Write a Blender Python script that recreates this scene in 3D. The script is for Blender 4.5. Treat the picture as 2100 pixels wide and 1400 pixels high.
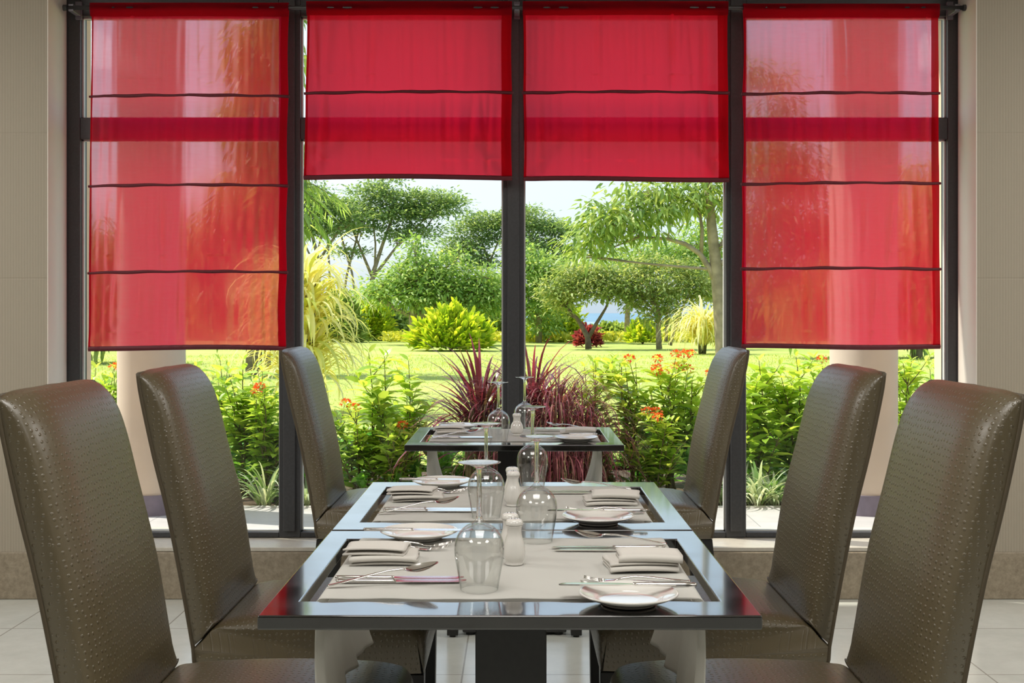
import bpy, math, random
import numpy as np
from mathutils import Vector
for o in list(bpy.data.objects): bpy.data.objects.remove(o)
S = bpy.context.scene
COL = S.collection
R = math.radians
random.seed(7)
rng = np.random.default_rng(7)

# ------------------------------------------------------------ camera, sky, sun, exposure
CAMZ, F = 1.24, 2450.0
VX, VY = 1062.0, 642.0            # vanishing point in the 2100x1400 frame
cam = bpy.data.objects.new('camera', bpy.data.cameras.new('camera')); COL.objects.link(cam)
cam.location = (0, 0, CAMZ); cam.rotation_euler = (R(90), 0, 0)
cam.data.sensor_width = 36; cam.data.lens = F / 2100 * 36
cam.data.shift_x = -(VX - 1050) / 2100; cam.data.shift_y = -(700 - VY) / 2100
cam.data.clip_start = 0.05; cam.data.clip_end = 5000
S.camera = cam
S.view_settings.view_transform = 'Standard'; S.view_settings.look = 'None'
S.view_settings.gamma = 1; S.view_settings.use_curve_mapping = False
S.view_settings.exposure = 0.72

w = bpy.data.worlds.new('sky'); S.world = w; w.use_nodes = True
nt = w.node_tree; bg = nt.nodes['Background']
sky = nt.nodes.new('ShaderNodeTexSky'); sky.sky_type = 'NISHITA'; sky.sun_disc = False
sky.sun_elevation = R(50); sky.sun_rotation = R(302); sky.air_density = 1.3; sky.dust_density = 3.5; sky.ozone_density = 1.0; sky.altitude = 50
tint = nt.nodes.new('ShaderNodeMix'); tint.data_type = 'RGBA'; tint.blend_type = 'MIX'; tint.inputs[0].default_value = 0.6
tint.inputs[7].default_value = (3.3, 4.15, 5.0, 1)
nt.links.new(sky.outputs[0], tint.inputs[6]); nt.links.new(tint.outputs[2], bg.inputs[0])
bg.inputs[1].default_value = 0.165

sun = bpy.data.objects.new('sun', bpy.data.lights.new('sun', 'SUN')); COL.objects.link(sun)
sun.data.energy = 4.0; sun.data.angle = R(1.0); sun.data.color = (1, 0.93, 0.80)
# light travels from behind-left of the building, high up
sd = Vector((0.60, -0.20, -0.85)); sun.rotation_euler = sd.to_track_quat('-Z', 'Y').to_euler()
sun.location = (-5, -4, 12)

def ceiling_lamp(x, y, e, sx=1.2, sy=1.2):  # unseen area light added overhead to fill the room
    l = bpy.data.objects.new('ceiling_lamp', bpy.data.lights.new('ceiling_lamp', 'AREA')); COL.objects.link(l)
    l.data.shape = 'RECTANGLE'; l.data.size = sx; l.data.size_y = sy; l.data.energy = e; l.data.color = (1, 0.97, 0.92)
    l.location = (x, y, 2.93)
for x, y, e in ((-2.6, -0.6, 20), (2.6, -0.6, 20), (0, -1.8, 12), (-3.1, 3.2, 36), (3.1, 3.2, 36), (0, 1.6, 22)):
    ceiling_lamp(x, y, e)

# ------------------------------------------------------------ helpers
def P(px, py, d): return Vector(((px - VX) * d / F, d, CAMZ - (py - VY) * d / F))

def link(o, parent=None):
    COL.objects.link(o)
    if parent is not None: o.parent = parent
    return o
def tag(o, label=None, cat=None, group=None, kind=None):
    if label: o['label'] = label
    if cat: o['category'] = cat
    if group: o['group'] = group
    if kind: o['kind'] = kind
    return o
def thing(name, label, cat, loc=(0, 0, 0), rz=0, group=None):
    o = bpy.data.objects.new(name, None); link(o); o.location = loc; o.rotation_euler = (0, 0, rz)
    o.empty_display_size = 0.05
    return tag(o, label, cat, group)
def copy_tree(o, parent=None):
    c = o.copy(); link(c, parent)
    for ch in list(o.children): copy_tree(ch, c)
    return c

class MB:
    def __init__(s): s.v = []; s.f = []
    def add(s, v, f):
        n = len(s.v); s.v += [tuple(p) for p in v]; s.f += [tuple(i + n for i in q) for q in f]; return s
    def box(s, a, b):
        x0, y0, z0 = a; x1, y1, z1 = b
        return s.add([(x0,y0,z0),(x1,y0,z0),(x1,y1,z0),(x0,y1,z0),(x0,y0,z1),(x1,y0,z1),(x1,y1,z1),(x0,y1,z1)],
              [(0,3,2,1),(4,5,6,7),(0,1,5,4),(1,2,6,5),(2,3,7,6),(3,0,4,7)])
    def tube(s, pts, rad, n=8, cap=True):
        pts = [Vector(p) for p in pts]
        if not hasattr(rad, '__len__'): rad = [rad] * len(pts)
        V = []; Fc = []
        t0 = (pts[1] - pts[0]).normalized()
        u = t0.orthogonal().normalized()
        for i, p in enumerate(pts):
            t = (pts[min(i+1, len(pts)-1)] - pts[max(i-1, 0)]).normalized()
            u = (u - t * u.dot(t)).normalized(); v = t.cross(u)
            for k in range(n):
                a = 2 * math.pi * k / n
                V.append(p + (u * math.cos(a) + v * math.sin(a)) * rad[i])
        for i in range(len(pts) - 1):
            for k in range(n):
                a = i*n + k; b = i*n + (k+1) % n
                Fc.append((a, b, b + n, a + n))
        if cap:
            Fc.append(tuple(reversed(range(n)))); Fc.append(tuple(range((len(pts)-1)*n, len(pts)*n)))
        return s.add(V, Fc)
    def lathe(s, prof, n=40, loc=(0,0,0)):
        V = []; Fc = []; m = len(prof); idx = []
        for (r, z) in prof:
            if r < 1e-6: idx.append([len(V)]); V.append((loc[0], loc[1], loc[2]+z))
            else:
                st = len(V); idx.append(list(range(st, st+n)))
                for k in range(n):
                    a = 2*math.pi*k/n; V.append((loc[0]+r*math.cos(a), loc[1]+r*math.sin(a), loc[2]+z))
        for i in range(m-1):
            A, B = idx[i], idx[i+1]
            for k in range(n):
                k2 = (k+1) % n
                if len(A) == 1 and len(B) == 1: continue
                if len(A) == 1: Fc.append((A[0], B[k2], B[k]))
                elif len(B) == 1: Fc.append((A[k], A[k2], B[0]))
                else: Fc.append((A[k], A[k2], B[k2], B[k]))
        return s.add(V, Fc)
    def loft(s, rings, cap=True):
        n = len(rings[0]); V = [p for r in rings for p in r]; Fc = []
        for i in range(len(rings)-1):
            for k in range(n):
                k2 = (k+1) % n
                Fc.append((i*n+k, i*n+k2, (i+1)*n+k2, (i+1)*n+k))
        if cap: Fc.append(tuple(reversed(range(n)))); Fc.append(tuple(range((len(rings)-1)*n, len(rings)*n)))
        return s.add(V, Fc)
    def grid(s, fn, nu, nv):
        V = [fn(i/nu, j/nv) for i in range(nu+1) for j in range(nv+1)]
        Fc = [(i*(nv+1)+j, (i+1)*(nv+1)+j, (i+1)*(nv+1)+j+1, i*(nv+1)+j+1) for i in range(nu) for j in range(nv)]
        return s.add(V, Fc)
    def build(s, name, mat, parent=None, smooth=False, bevel=0, loc=None, autos=None):
        me = bpy.data.meshes.new(name); me.from_pydata(s.v, [], s.f); me.validate(); me.update()
        import bmesh
        bm = bmesh.new(); bm.from_mesh(me); bmesh.ops.recalc_face_normals(bm, faces=bm.faces); bm.to_mesh(me); bm.free()
        if smooth: me.polygons.foreach_set('use_smooth', [True]*len(me.polygons))
        if mat: me.materials.append(mat)
        o = bpy.data.objects.new(name, me); link(o, parent)
        if loc: o.location = loc
        if bevel:
            m = o.modifiers.new('bevel', 'BEVEL'); m.width = bevel; m.segments = 3; m.limit_method = 'ANGLE'; m.angle_limit = R(40)
            me.polygons.foreach_set('use_smooth', [True]*len(me.polygons))
            m.harden_normals = True
        if autos:
            me.polygons.foreach_set('use_smooth', [True]*len(me.polygons))
            try: me.set_sharp_from_angle(angle=R(autos))
            except Exception: pass
        return o
def box(name, a, b, mat, parent=None, bevel=0): return MB().box(a, b).build(name, mat, parent, bevel=bevel)
def struct(o): o['kind'] = 'structure'; return o

# ------------------------------------------------------------ materials
def newmat(name):
    m = bpy.data.materials.new(name); m.use_nodes = True
    return m, m.node_tree, m.node_tree.nodes['Principled BSDF']
def mat(name, col, rough=.5, metal=0, coat=0, spec=.5, noise=0, nscale=20, bump=0, bscale=60, sheen=0, coatr=.05, detail=3):
    m, t, b = newmat(name)
    b.inputs['Base Color'].default_value = (*col, 1); b.inputs['Roughness'].default_value = rough
    b.inputs['Metallic'].default_value = metal; b.inputs['Coat Weight'].default_value = coat
    b.inputs['Coat Roughness'].default_value = coatr
    b.inputs['Specular IOR Level'].default_value = spec; b.inputs['Sheen Weight'].default_value = sheen
    tc = t.nodes.new('ShaderNodeTexCoord')
    if noise:
        n = t.nodes.new('ShaderNodeTexNoise'); n.inputs['Scale'].default_value = nscale; n.inputs['Detail'].default_value = detail
        t.links.new(tc.outputs['Object'], n.inputs['Vector'])
        r = t.nodes.new('ShaderNodeValToRGB'); r.color_ramp.elements[0].position = .3; r.color_ramp.elements[1].position = .7
        r.color_ramp.elements[0].color = (*[c*(1-noise) for c in col], 1); r.color_ramp.elements[1].color = (*[min(1, c*(1+noise)) for c in col], 1)
        t.links.new(n.outputs['Fac'], r.inputs[0]); t.links.new(r.outputs[0], b.inputs['Base Color'])
    if bump:
        n = t.nodes.new('ShaderNodeTexNoise'); n.inputs['Scale'].default_value = bscale; n.inputs['Detail'].default_value = 4
        t.links.new(tc.outputs['Object'], n.inputs['Vector'])
        bp = t.nodes.new('ShaderNodeBump'); bp.inputs['Strength'].default_value = bump; bp.inputs['Distance'].default_value = .002
        t.links.new(n.outputs['Fac'], bp.inputs['Height']); t.links.new(bp.outputs[0], b.inputs['Normal'])
    return m
M = {}
M['frame'] = mat('black_window_frame', (.052, .053, .057), .45, noise=.12, nscale=90, spec=.4)
M['bead'] = mat('bead_highlight_colour', (.6, .61, .6), .4)  # pale colour stands in for the highlight along the glass bead
M['porcelain'] = mat('white_porcelain', (.72, .70, .66), .12, coat=.6, spec=.5)
M['steel'] = mat('polished_cutlery_steel', (.78, .76, .73), .16, metal=1)
M['reveal'] = mat('painted_window_reveal', (.74, .69, .62), .7)
M['peach'] = mat('peach_render', (.72, .53, .38), .75, noise=.06, nscale=3)
M['ceil'] = mat('white_ceiling', (.7, .68, .64), .8)
M['legwood'] = mat('dark_leg_wood', (.012, .011, .010), .4)
M['glide'] = mat('black_glide', (.008, .008, .008), .6)
M['pillar'] = mat('cream_pillar_render', (.56, .48, .39), .8, noise=.06, nscale=2.5)
M['purplebase'] = mat('pillar_skirting', (.16, .14, .19), .6, noise=.1)
M['soil'] = mat('planting_soil', (.07, .045, .025), .95, noise=.4, nscale=14, bump=.6)
M['bark'] = mat('grey_brown_bark', (.33, .26, .18), .9, noise=.35, nscale=7, bump=.8, bscale=18)
M['barkpale'] = mat('pale_bark', (.34, .27, .19), .9, noise=.3, nscale=6, bump=.7, bscale=14)
M['barkdark'] = mat('dark_bark', (.15, .11, .075), .9, noise=.3, nscale=8, bump=.6)
M['stem'] = mat('woody_stem', (.13, .12, .05), .8, noise=.3, nscale=30)
M['batten'] = mat('dark_red_batten', (.10, .004, .012), .6)
M['rod'] = mat('black_curtain_rod', (.035, .034, .037), .35, spec=.6)
M['bracket'] = mat('grey_bracket', (.16, .15, .18), .4)
M['rooftile'] = mat('roof_brown', (.2, .13, .09), .8)

def wood_mat():
    m, t, b = newmat('espresso_lacquered_wood')
    tc = t.nodes.new('ShaderNodeTexCoord'); mp = t.nodes.new('ShaderNodeMapping'); mp.inputs['Scale'].default_value = (3, 40, 40)
    n = t.nodes.new('ShaderNodeTexNoise'); n.inputs['Scale'].default_value = 3; n.inputs['Detail'].default_value = 6
    t.links.new(tc.outputs['Object'], mp.inputs[0]); t.links.new(mp.outputs[0], n.inputs['Vector'])
    r = t.nodes.new('ShaderNodeValToRGB'); r.color_ramp.elements[0].color = (.004, .0035, .003, 1); r.color_ramp.elements[1].color = (.010, .008, .007, 1)
    t.links.new(n.outputs['Fac'], r.inputs[0]); t.links.new(r.outputs[0], b.inputs['Base Color'])
    # scuffed lacquer: fine scratches vary the gloss
    n2 = t.nodes.new('ShaderNodeTexNoise'); n2.inputs['Scale'].default_value = 9; n2.inputs['Detail'].default_value = 6
    t.links.new(tc.outputs['Object'], n2.inputs['Vector'])
    mr = t.nodes.new('ShaderNodeMapRange'); mr.inputs['From Min'].default_value = .35; mr.inputs['From Max'].default_value = .7
    mr.inputs['To Min'].default_value = .10; mr.inputs['To Max'].default_value = .24
    t.links.new(n2.outputs['Fac'], mr.inputs['Value']); t.links.new(mr.outputs[0], b.inputs['Roughness'])
    b.inputs['Specular IOR Level'].default_value = .3
    b.inputs['Coat Weight'].default_value = 1; b.inputs['Coat Roughness'].default_value = .06; b.inputs['Coat IOR'].default_value = 1.75
    return m
M['wood'] = wood_mat()
M['basewood'] = mat('black_pedestal', (.022, .021, .021), .45, noise=.15, nscale=60)

def leather_mat():
    m, t, b = newmat('taupe_ostrich_leather')
    tc = t.nodes.new('ShaderNodeTexCoord')
    sep = t.nodes.new('ShaderNodeSeparateXYZ'); t.links.new(tc.outputs['Object'], sep.inputs[0])
    # a diamond grid of little quill bumps laid along the surface (arc length attribute u, width y)
    at = t.nodes.new('ShaderNodeAttribute'); at.attribute_name = 'arc'
    cb = t.nodes.new('ShaderNodeCombineXYZ'); t.links.new(at.outputs['Fac'], cb.inputs[0])
    aw = t.nodes.new('ShaderNodeAttribute'); aw.attribute_name = 'wid'; t.links.new(aw.outputs['Fac'], cb.inputs[1])
    cs = t.nodes.new('ShaderNodeCombineXYZ'); t.links.new(sep.outputs['X'], cs.inputs[0]); t.links.new(sep.outputs['Z'], cs.inputs[1])
    gs = t.nodes.new('ShaderNodeSeparateXYZ'); t.links.new(tc.outputs['Normal'], gs.inputs[0])
    ab = t.nodes.new('ShaderNodeMath'); ab.operation = 'ABSOLUTE'; t.links.new(gs.outputs['Y'], ab.inputs[0])
    gt = t.nodes.new('ShaderNodeMath'); gt.operation = 'GREATER_THAN'; gt.inputs[1].default_value = .93; t.links.new(ab.outputs[0], gt.inputs[0])
    mv = t.nodes.new('ShaderNodeMix'); mv.data_type = 'VECTOR'; t.links.new(gt.outputs[0], mv.inputs[0]); t.links.new(cb.outputs[0], mv.inputs[4]); t.links.new(cs.outputs[0], mv.inputs[5])
    v = t.nodes.new('ShaderNodeTexVoronoi'); v.voronoi_dimensions = '2D'; v.inputs['Scale'].default_value = 72; v.inputs['Randomness'].default_value = .38
    t.links.new(mv.outputs[1], v.inputs['Vector'])
    mr = t.nodes.new('ShaderNodeMapRange'); mr.interpolation_type = 'SMOOTHSTEP'
    mr.inputs['From Min'].default_value = .08; mr.inputs['From Max'].default_value = .26; mr.inputs['To Min'].default_value = 1; mr.inputs['To Max'].default_value = 0
    t.links.new(v.outputs['Distance'], mr.inputs['Value'])
    n = t.nodes.new('ShaderNodeTexNoise'); n.inputs['Scale'].default_value = 260; n.inputs['Detail'].default_value = 2
    t.links.new(tc.outputs['Object'], n.inputs['Vector'])
    ad = t.nodes.new('ShaderNodeMath'); ad.operation = 'MULTIPLY_ADD'; ad.inputs[1].default_value = .22
    t.links.new(n.outputs['Fac'], ad.inputs[0]); t.links.new(mr.outputs[0], ad.inputs[2])
    bp = t.nodes.new('ShaderNodeBump'); bp.inputs['Strength'].default_value = .8; bp.inputs['Distance'].default_value = .0010
    t.links.new(ad.outputs[0], bp.inputs['Height']); t.links.new(bp.outputs[0], b.inputs['Normal'])
    n2 = t.nodes.new('ShaderNodeTexNoise'); n2.inputs['Scale'].default_value = 6
    t.links.new(tc.outputs['Object'], n2.inputs['Vector'])
    r = t.nodes.new('ShaderNodeValToRGB'); r.color_ramp.elements[0].color = (.080, .060, .028, 1); r.color_ramp.elements[1].color = (.104, .080, .039, 1)
    t.links.new(n2.outputs['Fac'], r.inputs[0]); t.links.new(r.outputs[0], b.inputs['Base Color'])
    b.inputs['Roughness'].default_value = .36; b.inputs['Specular IOR Level'].default_value = 1.0
    return m
M['leather'] = leather_mat()
M['piping'] = mat('leather_piping', (.07, .052, .028), .6)

def cloth_mat(name, col, trans=.3, sc=900, bump=.25):
    m, t, b = newmat(name); b.inputs['Base Color'].default_value = (*col, 1); b.inputs['Roughness'].default_value = .85
    b.inputs['Specular IOR Level'].default_value = .2; b.inputs['Sheen Weight'].default_value = .15
    tl = t.nodes.new('ShaderNodeBsdfTranslucent'); tl.inputs[0].default_value = (*col, 1)
    mx = t.nodes.new('ShaderNodeMixShader'); mx.inputs[0].default_value = trans
    t.links.new(b.outputs[0], mx.inputs[1]); t.links.new(tl.outputs[0], mx.inputs[2])
    t.links.new(mx.outputs[0], t.nodes['Material Output'].inputs[0])
    tc = t.nodes.new('ShaderNodeTexCoord'); n = t.nodes.new('ShaderNodeTexNoise'); n.inputs['Scale'].default_value = sc
    t.links.new(tc.outputs['Object'], n.inputs['Vector'])
    bp = t.nodes.new('ShaderNodeBump'); bp.inputs['Strength'].default_value = bump; bp.inputs['Distance'].default_value = .001
    t.links.new(n.outputs['Fac'], bp.inputs['Height']); t.links.new(bp.outputs[0], b.inputs['Normal'])
    return m
M['runner'] = cloth_mat('ivory_cloth_runner', (.86, .85, .81), .55)
M['napkin'] = cloth_mat('white_napkin_cotton', (.66, .63, .58), .1)

def blind_mat(name, see, base, tr, tmix=.78):
    m, t, b = newmat(name)
    out = t.nodes['Material Output']
    b.inputs['Base Color'].default_value = (*base, 1); b.inputs['Roughness'].default_value = .8; b.inputs['Specular IOR Level'].default_value = .15
    tl = t.nodes.new('ShaderNodeBsdfTranslucent'); tl.inputs[0].default_value = (*tr, 1)
    mx = t.nodes.new('ShaderNodeMixShader'); mx.inputs[0].default_value = tmix
    t.links.new(b.outputs[0], mx.inputs[1]); t.links.new(tl.outputs[0], mx.inputs[2])
    tp = t.nodes.new('ShaderNodeBsdfTransparent'); tp.inputs[0].default_value = (1, .86, .89, 1)
    rf = t.nodes.new('ShaderNodeBsdfRefraction'); rf.inputs['Color'].default_value = (1, .84, .88, 1)
    rf.inputs['IOR'].default_value = 1.03; rf.inputs['Roughness'].default_value = .62
    m2 = t.nodes.new('ShaderNodeMixShader'); m2.inputs[0].default_value = .72
    t.links.new(tp.outputs[0], m2.inputs[1]); t.links.new(rf.outputs[0], m2.inputs[2])
    m3 = t.nodes.new('ShaderNodeMixShader'); 
    # weave: tiny thread pattern modulates how open the cloth is
    tc = t.nodes.new('ShaderNodeTexCoord'); n = t.nodes.new('ShaderNodeTexNoise'); n.inputs['Scale'].default_value = 5; n.inputs['Detail'].default_value = 8
    mp = t.nodes.new('ShaderNodeMapping'); mp.inputs['Scale'].default_value = (3, 3, 26)
    t.links.new(tc.outputs['Object'], mp.inputs[0]); t.links.new(mp.outputs[0], n.inputs['Vector'])
    mr = t.nodes.new('ShaderNodeMapRange'); mr.inputs['To Min'].default_value = see*.86; mr.inputs['To Max'].default_value = see*1.14
    t.links.new(n.outputs['Fac'], mr.inputs['Value']); t.links.new(mr.outputs[0], m3.inputs[0])
    t.links.new(mx.outputs[0], m3.inputs[1]); t.links.new(m2.outputs[0], m3.inputs[2])
    t.links.new(m3.outputs[0], out.inputs[0])
    return m
M['sheer'] = blind_mat('sheer_red_voile', .24, (.75, .012, .035), (1, .014, .08), .96)
M['sheer2'] = blind_mat('doubled_red_voile', .02, (.80, .006, .03), (1.0, .016, .065), .98)
M['hem'] = blind_mat('stitched_red_hem', .06, (.42, .004, .02), (.6, .004, .02))

def pane_mat():
    m, t, b = newmat('window_glass'); t.nodes.remove(b)
    tp = t.nodes.new('ShaderNodeBsdfTransparent'); tp.inputs[0].default_value = (.97, .985, .98, 1)
    g = t.nodes.new('ShaderNodeBsdfGlossy'); g.inputs['Roughness'].default_value = .01
    fr = t.nodes.new('ShaderNodeFresnel'); fr.inputs[0].default_value = 1.45
    mx = t.nodes.new('ShaderNodeMixShader')
    t.links.new(fr.outputs[0], mx.inputs[0]); t.links.new(tp.outputs[0], mx.inputs[1]); t.links.new(g.outputs[0], mx.inputs[2])
    t.links.new(mx.outputs[0], t.nodes['Material Output'].inputs[0]); return m
M['pane'] = pane_mat()
def glass_mat():
    m, t, b = newmat('clear_stemware'); t.nodes.remove(b)
    g = t.nodes.new('ShaderNodeBsdfGlass'); g.inputs['IOR'].default_value = 1.5; g.inputs['Roughness'].default_value = 0
    tp = t.nodes.new('ShaderNodeBsdfTransparent'); mx = t.nodes.new('ShaderNodeMixShader'); mx.inputs[0].default_value = .25
    t.links.new(g.outputs[0], mx.inputs[1]); t.links.new(tp.outputs[0], mx.inputs[2])
    t.links.new(mx.outputs[0], t.nodes['Material Output'].inputs[0]); return m
M['glass'] = glass_mat()
def thin_glass():
    m, t, b = newmat('thin_blown_glass'); t.nodes.remove(b)
    tp = t.nodes.new('ShaderNodeBsdfTransparent'); lw = t.nodes.new('ShaderNodeLayerWeight'); lw.inputs[0].default_value = .5
    cr = t.nodes.new('ShaderNodeValToRGB'); cr.color_ramp.elements[0].position = .6; cr.color_ramp.elements[0].color = (.985, .99, .985, 1); cr.color_ramp.elements[1].color = (.72, .76, .74, 1)
    t.links.new(lw.outputs['Facing'], cr.inputs[0]); t.links.new(cr.outputs[0], tp.inputs[0])
    g = t.nodes.new('ShaderNodeBsdfGlossy'); g.inputs['Roughness'].default_value = .015
    pw = t.nodes.new('ShaderNodeMath'); pw.operation = 'POWER'; pw.inputs[1].default_value = 3.5; t.links.new(lw.outputs['Facing'], pw.inputs[0])
    mu = t.nodes.new('ShaderNodeMath'); mu.operation = 'MULTIPLY_ADD'; mu.inputs[1].default_value = .7; mu.inputs[2].default_value = .085; mu.use_clamp = True
    t.links.new(pw.outputs[0], mu.inputs[0]); mx = t.nodes.new('ShaderNodeMixShader'); t.links.new(mu.outputs[0], mx.inputs[0])
    t.links.new(tp.outputs[0], mx.inputs[1]); t.links.new(g.outputs[0], mx.inputs[2]); t.links.new(mx.outputs[0], t.nodes['Material Output'].inputs[0]); return m
M['thin'] = thin_glass()

def wall_mat():
    m, t, b = newmat('ribbed_fabric_wallcovering')
    tc = t.nodes.new('ShaderNodeTexCoord'); wv = t.nodes.new('ShaderNodeTexWave'); wv.inputs['Scale'].default_value = 26; wv.inputs['Distortion'].default_value = .4; wv.inputs['Detail'].default_value = 1
    wv.bands_direction = 'X'; t.links.new(tc.outputs['Object'], wv.inputs['Vector'])
    sep = t.nodes.new('ShaderNodeSeparateXYZ'); t.links.new(tc.outputs['Object'], sep.inputs[0])
    r = t.nodes.new('ShaderNodeValToRGB'); r.color_ramp.elements[0].color = (.34, .30, .235, 1); r.color_ramp.elements[1].color = (.38, .335, .265, 1)
    t.links.new(wv.outputs['Fac'], r.inputs[0]); t.links.new(r.outputs[0], b.inputs['Base Color']); b.inputs['Roughness'].default_value = .85
    # horizontal seams every 0.63 m
    a = t.nodes.new('ShaderNodeMath'); a.operation = 'ADD'; a.inputs[1].default_value = -.13; t.links.new(sep.outputs['Z'], a.inputs[0])
    pm = t.nodes.new('ShaderNodeMath'); pm.operation = 'PINGPONG'; pm.inputs[1].default_value = .315; t.links.new(a.outputs[0], pm.inputs[0])
    lt = t.nodes.new('ShaderNodeMapRange'); lt.inputs['From Max'].default_value = .006; lt.interpolation_type = 'SMOOTHSTEP'; t.links.new(pm.outputs[0], lt.inputs['Value'])
    ml = t.nodes.new('ShaderNodeMath'); ml.operation = 'MULTIPLY_ADD'; ml.inputs[1].default_value = .35
    t.links.new(wv.outputs['Fac'], ml.inputs[0]); t.links.new(lt.outputs[0], ml.inputs[2])
    bp = t.nodes.new('ShaderNodeBump'); bp.inputs['Strength'].default_value = .5; bp.inputs['Distance'].default_value = .003
    t.links.new(ml.outputs[0], bp.inputs['Height']); t.links.new(bp.outputs[0], b.inputs['Normal'])
    return m
M['wall'] = wall_mat()
def stone_mat(name, c1, c2, sc, rough):
    m, t, b = newmat(name)
    tc = t.nodes.new('ShaderNodeTexCoord'); n = t.nodes.new('ShaderNodeTexNoise'); n.inputs['Scale'].default_value = sc; n.inputs['Detail'].default_value = 8; n.inputs['Roughness'].default_value = .75
    t.links.new(tc.outputs['Object'], n.inputs['Vector'])
    r = t.nodes.new('ShaderNodeValToRGB'); r.color_ramp.elements[0].position = .32; r.color_ramp.elements[1].position = .68
    r.color_ramp.elements[0].color = (*c1, 1); r.color_ramp.elements[1].color = (*c2, 1)
    t.links.new(n.outputs['Fac'], r.inputs[0]); t.links.new(r.outputs[0], b.inputs['Base Color']); b.inputs['Roughness'].default_value = rough
    bp = t.nodes.new('ShaderNodeBump'); bp.inputs['Strength'].default_value = .25; bp.inputs['Distance'].default_value = .002
    t.links.new(n.outputs['Fac'], bp.inputs['Height']); t.links.new(bp.outputs[0], b.inputs['Normal'])
    return m
M['granite'] = stone_mat('speckled_granite', (.20, .165, .115), (.38, .32, .235), 34, .5)
M['sill'] = stone_mat('pale_sill_stone', (.50, .47, .41), (.62, .58, .5), 30, .35)
def tile_mat(name, c1, c2, joint, size, rough, ang=0, offs=0):
    m, t, b = newmat(name)
    tc = t.nodes.new('ShaderNodeTexCoord'); br = t.nodes.new('ShaderNodeTexBrick'); br.offset = offs
    br.inputs['Scale'].default_value = 1; br.inputs['Brick Width'].default_value = size; br.inputs['Row Height'].default_value = size
    br.inputs['Mortar Size'].default_value = .003; br.inputs['Color1'].default_value = (*c1, 1); br.inputs['Color2'].default_value = (*c2, 1); br.inputs['Mortar'].default_value = (*joint, 1)
    mp = t.nodes.new('ShaderNodeMapping'); mp.inputs['Rotation'].default_value = (0, 0, ang); mp.inputs['Location'].default_value = (.19, .1, 0)
    t.links.new(tc.outputs['Object'], mp.inputs[0]); t.links.new(mp.outputs[0], br.inputs['Vector'])
    n = t.nodes.new('ShaderNodeTexNoise'); n.inputs['Scale'].default_value = 7; n.inputs['Detail'].default_value = 9; n.inputs['Roughness'].default_value = .7
    t.links.new(tc.outputs['Object'], n.inputs['Vector'])
    mx = t.nodes.new('ShaderNodeMix'); mx.data_type = 'RGBA'; mx.blend_type = 'MULTIPLY'; mx.inputs[0].default_value = .35
    t.links.new(br.outputs['Color'], mx.inputs[6]); t.links.new(n.outputs['Color'], mx.inputs[7])
    hs = t.nodes.new('ShaderNodeMix'); hs.data_type = 'RGBA'; hs.blend_type = 'MULTIPLY'; hs.inputs[0].default_value = .35
    r = t.nodes.new('ShaderNodeValToRGB'); r.color_ramp.elements[0].position = .3; r.color_ramp.elements[0].color = (.62, .62, .62, 1); r.color_ramp.elements[1].position = .65
    t.links.new(n.outputs['Fac'], r.inputs[0]); t.links.new(br.outputs['Color'], hs.inputs[6]); t.links.new(r.outputs[0], hs.inputs[7])
    t.links.new(hs.outputs[2], b.inputs['Base Color'])
    b.inputs['Roughness'].default_value = rough; b.inputs['Specular IOR Level'].default_value = .6
    bp = t.nodes.new('ShaderNodeBump'); bp.inputs['Strength'].default_value = .15; bp.inputs['Distance'].default_value = .002
    t.links.new(n.outputs['Fac'], bp.inputs['Height']); t.links.new(bp.outputs[0], b.inputs['Normal'])
    return m
M['floor'] = tile_mat('polished_stone_tile', (.64, .66, .61), (.68, .70, .65), (.36, .35, .31), .6, .2)
M['terrace'] = tile_mat('pale_terrace_tile', (.46, .45, .45), (.50, .49, .49), (.25, .25, .25), .4, .5)
def lawn_mat():
    m, t, b = newmat('mown_lawn')
    tc = t.nodes.new('ShaderNodeTexCoord'); n = t.nodes.new('ShaderNodeTexNoise'); n.inputs['Scale'].default_value = .35; n.inputs['Detail'].default_value = 9; n.inputs['Roughness'].default_value = .72
    t.links.new(tc.outputs['Object'], n.inputs['Vector'])
    r = t.nodes.new('ShaderNodeValToRGB'); r.color_ramp.elements[0].position = .3; r.color_ramp.elements[1].position = .7
    r.color_ramp.elements[0].color = (.27, .35, .08, 1); r.color_ramp.elements[1].color = (.48, .54, .17, 1)
    t.links.new(n.outputs['Fac'], r.inputs[0]); t.links.new(r.outputs[0], b.inputs['Base Color']); b.inputs['Roughness'].default_value = 1; b.inputs['Specular IOR Level'].default_value = .05
    n2 = t.nodes.new('ShaderNodeTexNoise'); n2.inputs['Scale'].default_value = 22; n2.inputs['Detail'].default_value = 5
    t.links.new(tc.outputs['Object'], n2.inputs['Vector'])
    bp = t.nodes.new('ShaderNodeBump'); bp.inputs['Strength'].default_value = .8; bp.inputs['Distance'].default_value = .03
    t.links.new(n2.outputs['Fac'], bp.inputs['Height']); t.links.new(bp.outputs[0], b.inputs['Normal'])
    return m
M['lawn'] = lawn_mat()
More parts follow.
